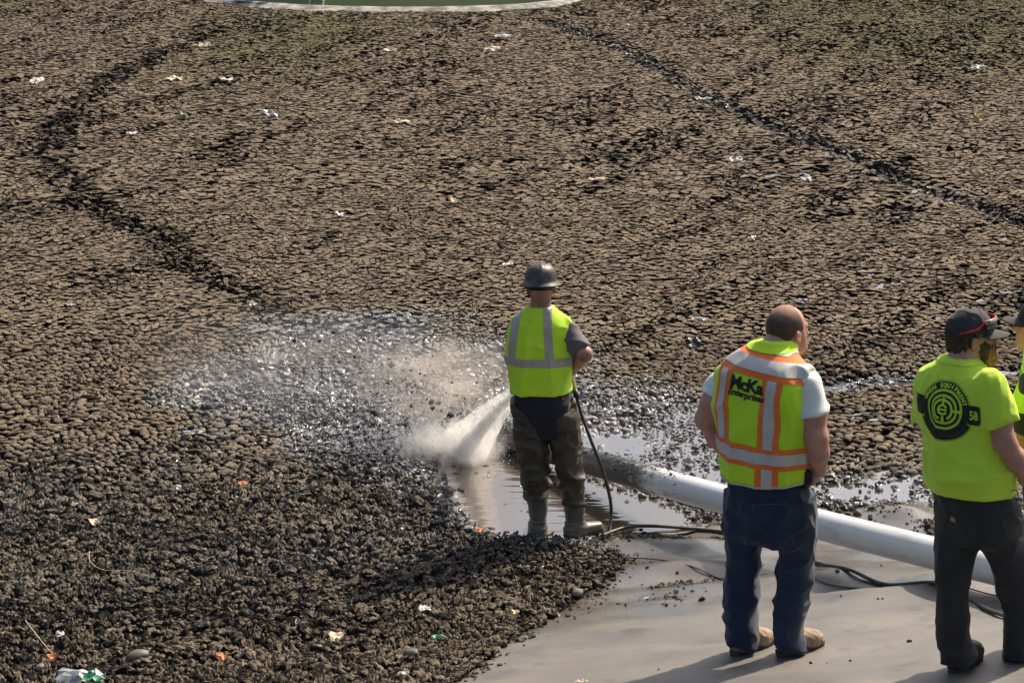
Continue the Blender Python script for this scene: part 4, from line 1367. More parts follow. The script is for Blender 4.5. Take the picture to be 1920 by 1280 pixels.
# yoke band across the shoulder blades
def yk(z0, z1): return [((ctr[0], 0, z1), (0.13, 0.0, 1.0)), ((ctr[0], 0, z0), (-0.13, 0.0, -1.0))]
piece(vest, 'orange_band', M['orange'], vest, yk(yoke - 0.056, yoke + 0.056), 0.003)
piece(vest, 'reflective_tape', M['silver'], vest, yk(yoke - 0.028, yoke + 0.030), 0.0055)
for x0 in (-0.185, 0.085):
    cap_ = [((ctr[0], 0, yoke - 0.054), (0.13, 0.0, 1.0))]
    def up(nm, m_, a_, c_, of): 
        n = np.array([ax[0], ax[1], 0.0])
        o = piece(vest, nm, m_, vest, [(ctr + ax * c_, n), (ctr + ax * a_, -n), ((0, 0, zb + 0.05), (-tl, 0, -1)), (ctr + bk * 0.0, fw)] + cap_, of)
        return o
    up('orange_band', M['orange'], x0, x0 + 0.098, 0.0022)
    up('reflective_tape', M['silver'], x0 + 0.026, x0 + 0.072, 0.0045)
    n = np.array([ax[0], ax[1], 0.0])
    for nm, m_, a_, c_, of in (('orange_band', M['orange'], x0, x0 + 0.098, 0.0022), ('reflective_tape', M['silver'], x0 + 0.026, x0 + 0.072, 0.0045)):
        if x0 > 0:
            piece(vest, nm, m_, vest, [(ctr + ax * c_, n), (ctr + ax * a_, -n), ((0, 0, zb - 0.05), (tl, 0, 1)), (ctr, fw)], of)
            piece(vest, nm, m_, vest, [(ctr + ax * (c_ - 0.02), n), (ctr + ax * (a_ - 0.02), -n), ((ctr[0], 0, yoke + 0.055), (-0.13, 0.0, -1.0))], of)
piece(vest, 'collar', M['hiviz'], vest, [((0, 0, 1.572), (0, 0.1, -1))], 0.006)
piece(vest, 'hem_binding', M['silver'], vest, [((0, 0, zh + 0.012), (-0.03, 0, 1))], 0.003)
# printed name on the back
shapes = [(lambda V, Fc: (np.column_stack([V[:, 0], V[:, 1] + 0.014]), Fc))(*text_mesh('McKa', 0.085, 0.0035, 0.0, 'CENTER', 0.92))]
Vt, Ft = text_mesh('Enterprises', 0.046, 0.0016, 0.25, 'CENTER', 0.95)
shapes.append((np.column_stack([Vt[:, 0], Vt[:, 1] - 0.022]), Ft))
po = ctr + bk * 0.16 + ax * 0.005; po[2] = 1.383
decal('printed_name', shapes, vest, (po[0], po[1], po[2]), ax + np.array([0, 0, -0.10]), (0.02, 0, 1), M['print'], vest, 0.004)
# jeans
F = SDF((-0.40, -0.36, -0.12), (0.40, 0.40, 1.0), 0.0088)
F.loft(B.nodes([(0.60, 1444, 0, 0.16, 0.15), (0.72, 1444, -0.01, 0.198, 0.165), (0.85, 1441, -0.01, 0.205, 0.175), (0.95, 1438, 0, 0.200, 0.165)]), 0.03, TH)
fl, fr = B.P(1398, 1210, 0.05), B.P(1490, 1212, -0.02)
gl, gr = B.gz(fl[0], fl[1]), B.gz(fr[0], fr[1])
NL = leg_nodes(B, [(925, 1400, 40, 0.04, 1.15), (1000, 1394, 38, 0.05, 1.12), (1060, 1393, 30, 0.06, 1.15), (1120, 1391, 29.5, 0.05, 1.15), (1170, 1390, 29, 0.04, 1.15), (1205, 1391, 25.5, 0.03, 1.2)])
NR = leg_nodes(B, [(925, 1485, 42, -0.04, 1.15), (1000, 1491, 39, -0.05, 1.12), (1045, 1494, 34, -0.04, 1.15), (1100, 1488, 30, -0.06, 1.15), (1165, 1478, 30, -0.08, 1.15), (1207, 1479, 26, -0.08, 1.2)])
F.loft(NL, 0.025, 0.3); F.loft(NR, 0.025, 0.3)
F.wrinkle(0.011, (6, 6, 5.5), 71, lambda x, y, z: 0.35 + 0.4 * sstep(0.75, 0.5, z) + 0.5 * sstep(0.28, 0.08, z))
F.wrinkle(0.007, (9, 9, 17), 72, lambda x, y, z: sstep(0.22, 0.08, z))
F.wrinkle(0.006, (12, 12, 15), 73)
jeans = F.mesh('jeans', M['denim'], rt)
for (ua, va, ub, vb) in ((1428, 936, 1496, 934), (1428, 936, 1432, 952), (1498, 992, 1520, 1022), (1490, 1030, 1520, 1022)):
    bv = BVHTree.FromPolygons([v.co[:] for v in jeans.data.vertices], [p.vertices[:] for p in jeans.data.polygons])
    pts = []
    for k in np.linspace(0, 1, 14):
        o = Vector(B.P(ua + (ub - ua) * k, va + (vb - va) * k, -0.6))
        h_, n_, _, _ = bv.ray_cast(o, Vector((0, math.cos(B.phi), -math.sin(B.phi))))
        if h_: pts.append(h_ + n_ * 0.001)
    if len(pts) > 3: tube('seam', [p[:] for p in pts], 0.0016, M['thread'], jeans, 5)
def boot_under(p, hem, turn, mat):
    q_ = np.array([hem[1], hem[2], 0]) + rotz(turn) @ np.array([0, 0.072, 0])
    boot(p.root, (q_[0], q_[1], p.gz(q_[0], q_[1])), turn, mat, 0.30, 0.12, wide=0.043, shaft_r=0.05)
boot_under(B, NL[-1], math.radians(48), M['tan_boot'])
boot_under(B, NR[-1], math.radians(56), M['tan_boot'])
# dark pouch under the right hand
F = SDF(B.P(1500, 900, -0.1) - 0.12, B.P(1500, 900, -0.1) + 0.12, 0.005)
pc = B.P(1508, 897, -0.13)
F.ell(pc, (0.045, 0.030, 0.055), rotz(TH), 0.01)
F.wrinkle(0.003, (20, 20, 20), 8)
F.mesh('belt_pouch', M['phone'], rt)

def ball_cap(parent, L, R, s, mat, front_mat, zc=0.030, tilt=-0.10, name='cap'):
    c0 = L(0, -0.012, 0.034)
    F = SDF(np.array(c0) - 0.17, np.array(c0) + 0.17, 0.004)
    F.ell(c0, np.array((0.087, 0.109, 0.101)) * s, R)
    F.cut(L(0, 0, zc), R @ np.array([0, tilt, -1.0]))
    F.wrinkle(0.0025, (18, 18, 18), 9)
    o = F.mesh(name, mat, parent)
    piece(o, 'front_panel', front_mat, o, [(L(0, 0.022, 0), R @ np.array([0, -1.0, 0.0])), (L(0, 0, zc + 0.002), R @ np.array([0, tilt, -1.0]))], 0.0015)
    # brim: curved plate with thickness
    V = []
    na, nr = 25, 9
    for lay in (0, 1):
        for i_ in range(nr):
            for k in range(na):
                a_ = math.radians(-72 + 144 * k / (na - 1))
                q_ = i_ / (nr - 1)
                ext = 0.078 * math.cos(a_ * 0.95) ** 0.7 * q_
                x = math.sin(a_) * (0.083 + 0.25 * ext)
                y = -0.012 + math.cos(a_) * 0.104 + ext
                z = zc + 0.012 + tilt * 0.0 - 0.75 * x * x / 0.1 * 0.35 - 0.16 * ext + y * tilt * 0.6 + (0.0 if lay else -0.004)
                V.append(L(x, y, z))
    G = lambda l, i_, k: l * na * nr + i_ * na + k
    Fq = []
    for i_ in range(nr - 1):
        for k in range(na - 1):
            Fq.append([G(1, i_, k), G(1, i_, k + 1), G(1, i_ + 1, k + 1), G(1, i_ + 1, k)])
            Fq.append([G(0, i_, k), G(0, i_ + 1, k), G(0, i_ + 1, k + 1), G(0, i_, k + 1)])
    for k in range(na - 1):
        Fq.append([G(0, nr - 1, k), G(1, nr - 1, k), G(1, nr - 1, k + 1), G(0, nr - 1, k + 1)])
    link('brim', np_mesh('brim', np.array(V), [np.array(Fq)], smooth=True), front_mat, o)
    bm = bmesh.new(); bmesh.ops.create_uvsphere(bm, u_segments=10, v_segments=6, radius=0.009)
    me = bpy.data.meshes.new('top_button'); bm.to_mesh(me); bm.free()
    link('top_button', me, mat, o).location = L(0, -0.012, 0.034 + 0.101 * s)
    return o

def hair_back(parent, L, R, s, mat, zlow, zhigh, yfront):
    F = SDF(L(0, 0, 0) - 0.17, L(0, 0, 0) + 0.17, 0.004)
    F.ell(L(0, -0.014, 0.025), np.array((0.083, 0.104, 0.100)) * s, R)
    F.ell(L(0, -0.050, -0.035), np.array((0.066, 0.060, 0.060)) * s, R, 0.02)
    F.cut(L(0, 0, zlow), R @ np.array([0, 0.15, -1.0]))
    F.cut(L(0, 0, zhigh), R @ np.array([0, 0, 1.0]))
    F.cut(L(0, yfront, 0), R @ np.array([0, 1.0, 0.0]))
    for e in (-1, 1):
        F.ell(L(e * 0.090, 0.000, -0.020), np.array((0.022, 0.027, 0.040)), R, carve=True)
    F.wrinkle(0.005, (45, 45, 30), 19)
    return F.mesh('hair', mat, parent)

# ================================================================== bearded man in the printed T-shirt
Cc = Person(1838, 1240, 394, 'bearded man in cap and bright T-shirt with round black emblem')
rt = Cc.root
TH = math.radians(46)
ax = np.array([math.cos(TH), -math.sin(TH), 0]); bk = np.array([-math.sin(TH), -math.cos(TH), 0]); fw = -bk
torso = Cc.nodes([(0.83, 1819, 0.0, 0.205, 0.165), (0.95, 1817, 0.0, 0.203, 0.160), (1.08, 1812, 0.0, 0.207, 0.150), (1.20, 1806, 0.0, 0.212, 0.140), (1.30, 1803, 0.0, 0.218, 0.134), (1.375, 1801, 0.01, 0.208, 0.116), (1.420, 1800, 0.02, 0.172, 0.100), (1.452, 1800, 0.025, 0.110, 0.086), (1.482, 1801, 0.03, 0.076, 0.074)])
shR, elR, wrR = Cc.P(1856, 722, -0.15), Cc.P(1884, 830, -0.19), Cc.P(1936, 910, -0.10)
shL, elL, wrL = Cc.P(1747, 722, 0.15), Cc.P(1750, 812, 0.22), Cc.P(1815, 850, 0.34)
F = SDF((-0.40, -0.40, 0.74), (0.44, 0.52, 1.92), 0.0068)
F.loft([(z, x, y, a_ - 0.03, b_ - 0.03) for z, x, y, a_, b_ in torso], 0.02, TH)
F.chain([shR, shR * 0.45 + elR * 0.55, elR, elR * 0.6 + wrR * 0.4, wrR], [0.066, 0.060, 0.048, 0.050, 0.033], 0.03)
F.chain([shL, elL, wrL], [0.062, 0.050, 0.032], 0.03)
hc = Cc.P(1822, 632, 0.05)
LC, RC = head(F, hc, math.radians(86), 0.0, 1.02, (Cc.X(1801, 1.42, 0.02), 0.02, 1.42), 1.0, 0.066)
hand(F, wrR, (0.7, 0.2, -0.6), (-0.3, 0.8, -0.2), 0.5, 1)
hand(F, wrL, (0.9, 0.1, -0.1), (0.1, -0.9, 0.1), 0.5, -1)
F.mesh('body', M['skin_c'], rt)
eyes(LC, RC, rt, 1.02)
hair_back(rt, LC, RC, 1.02, M['hair_dark'], -0.050, 0.04, 0.022)
# beard: full along the jaw, ginger at the chin
def beard_part(nm, mat, front):
    F = SDF(hc - 0.2, hc + 0.2, 0.0045)
    F.ell(LC(0, 0.030, -0.046), np.array((0.071, 0.080, 0.090)) * 1.02, RC)
    F.ell(LC(0, 0.080, -0.100), np.array((0.044, 0.040, 0.042)) * 1.02, RC, 0.03)
    F.cap(LC(-0.026, 0.098, -0.041), LC(0.026, 0.098, -0.041), 0.010, 0.010, 0.01)
    F.cut(LC(0, 0.02, 0.010), RC @ np.array([0, 0.62, 1.0]))
    F.cut(LC(0, 0.012, -0.03), RC @ np.array([0, -1.0, -0.45]))
    F.ell(LC(0, 0.104, -0.056), (0.022, 0.016, 0.008), RC, carve=True)
    F.wrinkle(0.006, (50, 50, 30), 29)
    pl = LC(0, 0.080, 0)
    F.cut(pl, RC @ np.array([0, -1.0 if front else 1.0, 0.25 if front else -0.25]))
    return F.mesh(nm, mat, rt)
beard_part('beard', M['hair_dark'], False)
beard_part('beard', M['beard_tip'], True)
cap = ball_cap(rt, LC, RC, 1.02, M['cap'], M['cap_panel'])
# sunglasses resting on the cap
g = empty('sunglasses', rt.location)
tag(g, 'red framed sunglasses resting on the front of the dark cap', 'sunglasses')
arc = [LC(math.sin(a_) * 0.093, -0.012 + math.cos(a_) * 0.114, 0.066 + 0.012 * math.cos(a_)) for a_ in np.linspace(-1.15, 1.15, 17)]
armR = [arc[-1] + np.array([0, 0, 0.020]), LC(0.096, 0.0, 0.058), LC(0.093, -0.045, 0.045), LC(0.082, -0.075, 0.036)]
armL = [arc[0] + np.array([0, 0, 0.020]), LC(-0.096, 0.0, 0.058), LC(-0.093, -0.045, 0.045)]
tube('frame', smooth_open([p + np.array([0, 0, 0.020]) for p in arc], 3), 0.0042, M['red'], g, 8)
tube('temple', smooth_open(armR, 6), 0.0045, M['red'], g, 8)
tube('temple', smooth_open(armL, 6), 0.0045, M['red'], g, 8)
for lo_, hi_ in ((0.08, 1.05), (-1.05, -0.08)):
    V = []
    nn = 9
    for zz_ in (-0.020, 0.0, 0.018):
        for a_ in np.linspace(lo_, hi_, nn):
            sh_ = 0.119 - 0.06 * abs(zz_)
            V.append(LC(math.sin(a_) * 0.097, -0.012 + math.cos(a_) * sh_, 0.068 + 0.012 * math.cos(a_) + zz_))
    Fq = [[r_ * nn + k, r_ * nn + k + 1, (r_ + 1) * nn + k + 1, (r_ + 1) * nn + k] for r_ in range(2) for k in range(nn - 1)]
    me = np_mesh('lens', np.array(V), [np.array(Fq)], smooth=True)
    o = link('lens', me, M['lens'], g)
    o.modifiers.new('thick', 'SOLIDIFY').thickness = 0.003
# T-shirt
F = SDF((-0.38, -0.40, 0.78), (0.40, 0.44, 1.66), 0.0082)
F.loft(torso, 0.02, TH, grow=0.006)
endR = shR + (elR - shR) * 0.62; endL = shL + (elL - shL) * 0.72
F.cap(shR, endR, 0.078, 0.086, 0.06, flat=True)
F.cap(shL, endL, 0.078, 0.082, 0.06, flat=True)
# flat sleeve hem
dR = (elR - shR) / np.linalg.norm(elR - shR)
F.wrinkle(0.013, (6, 6, 2.6), 81, lambda x, y, z: sstep(1.42, 1.15, z))
F.wrinkle(0.009, (8, 8, 8), 82, lambda x, y, z: sstep(1.25, 0.95, z))
F.wrinkle(0.003, (20, 20, 16), 83)
F.cut((0, 0, 0.855), (0.0, 0.0, -1))
tee = F.mesh('t_shirt', M['hiviz_tee'], rt)
nx = Cc.X(1801, 1.47, 0.03)
piece(tee, 'collar', M['hiviz_tee'], tee, [((0, 0, 1.464), (0, 0.0, -1)), ((nx + 0.115, 0, 0), (1, 0, 0)), ((nx - 0.115, 0, 0), (-1, 0, 0)), ((0, -0.085, 0), (0, -1, 0))], 0.004)
# emblem on the back
O = np.array([Cc.X(1804, 1.2), 0, 0]) + bk * 0.15; O[2] = Cc.Z(770, -0.13); O = tuple(O); rr = ax; uu_ = np.array([0, 0, 1.0])
disc = ring2(0.0, 0.125, n=48)
blk = [ring2(0.094, 0.125), ring2(0.070, 0.082), ring2(0.0, 0.058), ring2(0.1285, 0.1305), rrect(0.118, 0.178, -0.052, 0.040), rrect(-0.178, -0.118, -0.052, 0.040), ring2(0.126, 0.142, math.radians(205), math.radians(335), 30)]
out_ = [rrect(0.180, 0.1825, -0.052, 0.040, 0.001), rrect(-0.1825, -0.180, -0.052, 0.040, 0.001), ring2(0.1445, 0.1465, math.radians(203), math.radians(337), 30)]
decal('emblem', blk + out_, tee, O, rr, uu_, M['print'], tee, 0.003, 0.012)
yl = [ring2(0.040, 0.050, math.radians(-60), math.radians(250), 30), ring2(0.016, 0.026, math.radians(25), math.radians(335), 24), rrect(-0.020, 0.022, -0.004, 0.004, 0.002), rrect(0.040, 0.090, -0.006, 0.006, 0.002), rrect(-0.006, 0.006, 0.020, 0.056, 0.002), rrect(-0.006, 0.006, -0.056, -0.030, 0.002)]
txt = 'OWEN EQUIPMENT'
for k, ch in enumerate(txt):
    if ch == ' ': continue
    a_ = math.radians(158 - 136 * k / (len(txt) - 1))
    V2, F2 = text_mesh(ch, 0.026, 0.0012)
    th = a_ - math.pi / 2
    c_, s_ = math.cos(th), math.sin(th)
    V2 = V2 + np.array([0, 0.101])
    yl.append((np.column_stack([V2[:, 0] * c_ - V2[:, 1] * s_, V2[:, 0] * s_ + V2[:, 1] * c_]), F2))
V2, F2 = text_mesh('58', 0.060, 0.0012, 0, 'CENTER', 0.9)
yl.append((np.column_stack([V2[:, 0] * 0.72 + 0.150, V2[:, 1] - 0.026]), F2))
decal('emblem_rings', yl[:6], tee, O, rr, uu_, M['print_yellow'], tee, 0.0055, 0.010)
decal('emblem_number', yl[-1:], tee, O, rr, uu_, M['print_yellow'], tee, 0.0055, 0.010)
decal('emblem_lettering', yl[6:-1], tee, O, rr, uu_, M['print_yellow'], tee, 0.0055, 0.010)
# work trousers
F = SDF((-0.40, -0.40, -0.12), (0.46, 0.42, 0.98), 0.0088)
F.loft(Cc.nodes([(0.62, 1838, 0, 0.16, 0.14), (0.74, 1834, -0.01, 0.190, 0.155), (0.83, 1826, -0.01, 0.186, 0.148), (0.90, 1822, 0, 0.170, 0.130)]), 0.03, TH)
NL = leg_nodes(Cc, [(945, 1796, 40, 0.05, 1.1), (1010, 1797, 40, 0.04, 1.1), (1070, 1789, 33, 0.0, 1.1), (1130, 1784, 28, -0.03, 1.1), (1180, 1787, 27.5, -0.05, 1.1), (1230, 1797, 27.5, -0.05, 1.15)])
NR = leg_nodes(Cc, [(945, 1866, 44, -0.05, 1.1), (1010, 1878, 43, -0.05, 1.1), (1070, 1900, 38, -0.02, 1.1), (1130, 1912, 33, 0.0, 1.1), (1180, 1916, 31, 0.02, 1.1), (1226, 1917, 31, 0.04, 1.15)])
F.loft(NL, 0.03, 0.4); F.loft(NR, 0.03, 0.4)
F.wrinkle(0.010, (6, 6, 6), 91, lambda x, y, z: 0.35 + 0.4 * sstep(0.75, 0.5, z) + 0.5 * sstep(0.28, 0.08, z))
F.wrinkle(0.006, (5, 5, 24), 92, lambda x, y, z: sstep(0.22, 0.08, z))
F.wrinkle(0.004, (13, 13, 16), 93)
tr = F.mesh('trousers', M['canvas'], rt)
bv = BVHTree.FromPolygons([v.co[:] for v in tr.data.vertices], [p.vertices[:] for p in tr.data.polygons])
vd = Vector((0, math.cos(Cc.phi), -math.sin(Cc.phi)))
h_, n_, _, _ = bv.ray_cast(Vector(Cc.P(1829, 961, -0.6)), vd)
if h_:
    V2, F2 = rrect(-0.013, 0.013, -0.012, 0.012, 0.003)
    decal('pocket_patch', [(V2, F2)], tr, h_, Vector((1, -0.5, -0.1)), (0, 0, 1), M['leather_patch'], tr, 0.004)
pts = []
for (u_, v_) in ((1896, 921), (1905, 918), (1909, 928), (1907, 940), (1900, 944)):
    pts.append(Cc.P(u_, v_, -0.20))
tube('belt_loop', smooth_open(pts, 5), 0.0025, M['thread'], tr, 6)
fl, fr = Cc.P(1806, 1236, -0.03), Cc.P(1918, 1224, 0.05)
boot_under(Cc, NL[-1], math.radians(36), M['brown_boot'])
boot_under(Cc, NR[-1], math.radians(50), M['brown_boot'])

# ================================================================== man cut by the right edge of the frame
Dd = Person(1975, 1196, 380, 'man in dark cap and black sleeves cut off by the right edge')
rt = Dd.root
TH = math.radians(-68)
ax = np.array([math.cos(TH), -math.sin(TH), 0]); bk = np.array([-math.sin(TH), -math.cos(TH), 0]); fw = -bk
torso = Dd.nodes([(0.84, 1972, 0.0, 0.20, 0.15), (1.0, 1970, 0, 0.20, 0.15), (1.13, 1968, 0, 0.205, 0.145), (1.30, 1966, 0, 0.222, 0.135), (1.39, 1966, 0, 0.205, 0.115), (1.46, 1964, 0, 0.155, 0.095), (1.51, 1960, 0, 0.095, 0.080), (1.56, 1956, 0, 0.068, 0.070)])
shN, elN, wrN = Dd.P(1944, 722, -0.20), Dd.P(1922, 842, -0.20), Dd.P(1950, 925, -0.18)
shF, elF, wrF = Dd.P(1960, 690, 0.20), Dd.P(1945, 800, 0.24), Dd.P(1935, 880, 0.12)
F = SDF((-0.40, -0.42, 0.74), (0.34, 0.42, 2.0), 0.0082)
F.loft([(z, x, y, a_ - 0.03, b_ - 0.03) for z, x, y, a_, b_ in torso], 0.02, TH)
F.chain([shN, elN, wrN], [0.062, 0.048, 0.032], 0.03)
F.chain([shF, elF, wrF], [0.062, 0.048, 0.032], 0.03)
hc = Dd.P(1948, 612, -0.02)
LD, RD = head(F, hc, math.radians(-72), 0.05, 1.02, (Dd.X(1956, 1.50), 0.0, 1.50))
hand(F, wrN, (0.1, 0.2, -0.9), (-0.2, 0.9, 0), 0.6, -1)
hand(F, wrF, (-0.3, -0.5, -0.5), (0.2, -0.5, 0.2), 0.6, 1)
F.mesh('body', M['skin_c'], rt)
eyes(LD, RD, rt, 1.02)
hair_back(rt, LD, RD, 1.02, M['hair_dark'], -0.055, 0.04, 0.02)
ball_cap(rt, LD, RD, 1.02, M['cap_panel'], M['cap_panel'])
F = SDF((-0.40, -0.42, 0.78), (0.34, 0.42, 1.68), 0.007)
F.loft(torso, 0.02, TH)
F.chain([shN, shN * 0.42 + elN * 0.58], [0.083, 0.080], 0.05)
F.chain([shF, shF * 0.42 + elF * 0.58], [0.083, 0.080], 0.05)
F.wrinkle(0.006, (9, 9, 9), 97)
F.mesh('t_shirt', M['black_tee'], rt)
F = SDF((-0.40, -0.42, 0.84), (0.34, 0.42, 1.66), 0.007)
F.loft(torso[:-1], 0.02, TH, grow=0.010)
for sh_, el_ in ((shN, elN), (shF, elF)):
    F.cap(sh_ + np.array([0.02, 0, 0.01]), sh_ * 0.72 + el_ * 0.28, 0.090, 0.094, 0.05)
F.cut((0, 0, 0.90), (0, 0, -1))
F.wrinkle(0.006, (8, 8, 3), 98)
v = F.mesh('vest', M['hiviz'], rt)
piece(v, 'reflective_tape', M['silver'], v, [((shN[0] + 0.035, 0, 0), (1, 0, 0.15)), ((shN[0] - 0.025, 0, 0), (-1, 0, -0.15)), ((0, 0, 1.15), (0, 0, -1))], 0.004)
hband(v, 'reflective_tape', M['silver'], v, 1.02, 1.075, 0.004)
F = SDF((-0.30, -0.36, -0.12), (0.34, 0.36, 1.0), 0.0082)
F.loft(Dd.nodes([(0.62, 1976, 0, 0.15, 0.13), (0.75, 1976, 0, 0.185, 0.145), (0.95, 1972, 0, 0.188, 0.14)]), 0.03, TH)
F.loft(Dd.nodes([(0.03, 1975, -0.13, 0.075, 0.085), (0.45, 1972, -0.12, 0.085, 0.09), (0.85, 1974, -0.09, 0.10, 0.10)]), 0.05)
F.loft(Dd.nodes([(0.03, 1978, 0.14, 0.075, 0.085), (0.45, 1976, 0.12, 0.085, 0.09), (0.85, 1974, 0.09, 0.10, 0.10)]), 0.05)
F.wrinkle(0.009, (5, 5, 10), 99)
F.mesh('trousers', M['canvas'], rt)
XD = lambda u: Dd.X(u, 0.05)
boot(rt, (XD(1968), -0.14, Dd.gz(XD(1968), -0.14)), math.radians(-75), M['brown_boot'])
boot(rt, (XD(1972), 0.14, Dd.gz(XD(1972), 0.14)), math.radians(-65), M['brown_boot'])

# ------------------------------------------------------------------ white drain pipe
mp, t, b = new_mat('white_pvc')
co = t.nodes.new('ShaderNodeTexCoord').outputs['Object']
sx_ = t.nodes.new('ShaderNodeSeparateXYZ'); t.links.new(co, sx_.inputs[0])
grad = ramp(t, sx_.outputs[0], 3.4, 0.8)              # caked with mud towards the buried end
drip = tex_noise(t, 6, 5, 0.7, co, (1.0, 3.5, 0.35))
spk = tex_noise(t, 42, 4, 0.7, co)
mudf = ramp(t, math_node(t, 'ADD', math_node(t, 'MULTIPLY', grad, 0.62), math_node(t, 'MULTIPLY', drip, 0.60)), 0.50, 0.64)
spf = math_node(t, 'MULTIPLY', ramp(t, math_node(t, 'ADD', math_node(t, 'MULTIPLY', grad, 0.10), spk), 0.655, 0.70), ramp(t, sx_.outputs[0], 3.4, 1.4))
c = mix(t, tex_noise(t, 3, 3), (0.66, 0.67, 0.68), (0.76, 0.76, 0.75))
c = mix(t, math_node(t, 'MULTIPLY', ramp(t, tex_noise(t, 5, 6, 0.75, co, (0.5, 2.0, 2.0)), 0.50, 0.72), 0.45), c, (0.34, 0.31, 0.27))
c = mix(t, math_node(t, 'MAXIMUM', mudf, spf), c, mix(t, spk, (0.02, 0.017, 0.014), (0.10, 0.078, 0.052)))
t.links.new(c, b.inputs['Base Color'])
b.inputs['Roughness'].default_value = 0.32
bump(t, b, math_node(t, 'MULTIPLY', mudf, spk), 0.5, 0.006)
PR = 0.092
pa, pb = at0(925, 812, 0.03), at0(1960, 1088, PR + 0.02)
pmid = at0(1280, 922, PR * 0.85)
rt = empty('drain_pipe', pa)
tag(rt, 'white plastic pipe caked with black mud at its far end', 'pipe')
dv = pb - pa
ln = np.linalg.norm(dv)
xax = dv / ln
yax = np.cross([0, 0, 1.0], xax); yax /= np.linalg.norm(yax)
zax = np.cross(xax, yax)
rt.matrix_world = Matrix(((xax[0], yax[0], zax[0], pa[0]), (xax[1], yax[1], zax[1], pa[1]), (xax[2], yax[2], zax[2], pa[2]), (0, 0, 0, 1)))
V, Fq = [], []
ns, nr = 60, 48
for lay, r_ in ((0, PR), (1, PR - 0.008)):
    for i_ in range(ns + 1):
        for k in range(nr):
            a_ = 2 * math.pi * k / nr
            V.append((ln * 1.25 * i_ / ns, r_ * math.cos(a_), r_ * math.sin(a_) - 0.03 * math.sin(math.pi * min(i_ / ns * 1.25, 1))))
for lay in (0, 1):
    o_ = lay * (ns + 1) * nr
    for i_ in range(ns):
        for k in range(nr):
            f_ = [o_ + i_ * nr + k, o_ + i_ * nr + (k + 1) % nr, o_ + (i_ + 1) * nr + (k + 1) % nr, o_ + (i_ + 1) * nr + k]
            Fq.append(f_[::-1] if lay == 0 else f_)
link('pipe_wall', np_mesh('pipe_wall', np.array(V), [np.array(Fq)], smooth=True), mp, rt)
r3 = np.random.default_rng(303)
n = 900
xx = r3.uniform(0, 1, n) ** 1.6 * 2.6
aa = r3.normal(1.9, 0.6, n)
rad = np.clip(r3.lognormal(math.log(0.0045), 0.5, n), 0.002, 0.016)
pos = np.column_stack([xx, PR * np.cos(aa), PR * np.sin(aa) - 0.03 * np.sin(math.pi * np.minimum(xx / ln, 1))])
sp_ = blobs('mud_spatter', pos, rad, M['crust'], rt, 0.7, 0.3, np.column_stack([r3.uniform(0, 0.3, n), r3.uniform(0.1, 0.6, n), r3.uniform(0, 1, n), np.zeros(n)]), 8)
sp_['kind'] = 'stuff'

# ------------------------------------------------------------------ pressure hose with its wand, thin cord
M['hose'] = simple('black_hose', (0.030, 0.028, 0.026), 0.45, (0.060, 0.054, 0.046), 20)
M['wand'] = simple('brass_wand', (0.40, 0.34, 0.10), 0.4, (0.30, 0.27, 0.12), 25, metal=0.3)
rl = np.array(A.root.location)
hz = empty('pressure_hose', atg(1135, 1003))
tag(hz, 'thin black pressure hose running from the worker hands across the liner', 'hose')
o0 = np.array(hz.location)
hold = rl + A.P(1071, 703, 0.14)
air = [hold, rl + A.P(1079, 735, 0.10), rl + A.P(1090, 775, 0.06), rl + A.P(1108, 825, 0.02), rl + A.P(1128, 875, 0.0), rl + A.P(1142, 925, 0.0), rl + A.P(1146, 960, 0.0)]
gp = lambda u, v, h=0.014: np.array(atg(u, v, 0)) + [0, 0, h]
gnd = [gp(1141, 988), gp(1131, 1004), gp(1150, 996), gp(1185, 988, 0.03), gp(1250, 985, 0.03), gp(1360, 988), gp(1450, 1020), gp(1530, 1058), gp(1590, 1078), gp(1660, 1093), gp(1750, 1107), gp(1810, 1118), gp(1850, 1136), gp(1895, 1156), gp(1990, 1190)]
tube('hose', smooth_open(air[1:] + gnd, 10) - o0, 0.0115, M['hose'], hz, 10)
tube('wand', smooth_open([rl + A.P(1070, 690, 0.16), hold, air[1]], 6) - o0, 0.015, M['wand'], hz, 10)
tube('coupling', np.array([rl + A.P(1078, 731, 0.102), rl + A.P(1082, 748, 0.092)]) - o0, 0.018, M['black'], hz, 12)
noz = rl + np.array([A.X(985, 0.93, 0.42), 0.42, 0.93])
tube('lance', smooth_open([rl + A.P(1070, 690, 0.16), rl + np.array([A.X(1035, 1.02, 0.30), 0.30, 1.02]), noz], 6) - o0, 0.011, M['wand'], hz, 10)
cd_ = [gp(1170, 1046, 0.006), gp(1240, 1052, 0.006), gp(1300, 1062, 0.006), gp(1360, 1070, 0.006), gp(1430, 1078, 0.006), gp(1500, 1086, 0.006), gp(1560, 1092, 0.006), gp(1650, 1097, 0.006), gp(1760, 1104, 0.006), gp(1870, 1116, 0.006), gp(1990, 1122, 0.006)]
tag(tube('cord', smooth_open(cd_, 10), 0.004, M['hose'], None, 6), 'thin dark cord lying across the liner below the hose', 'cord')

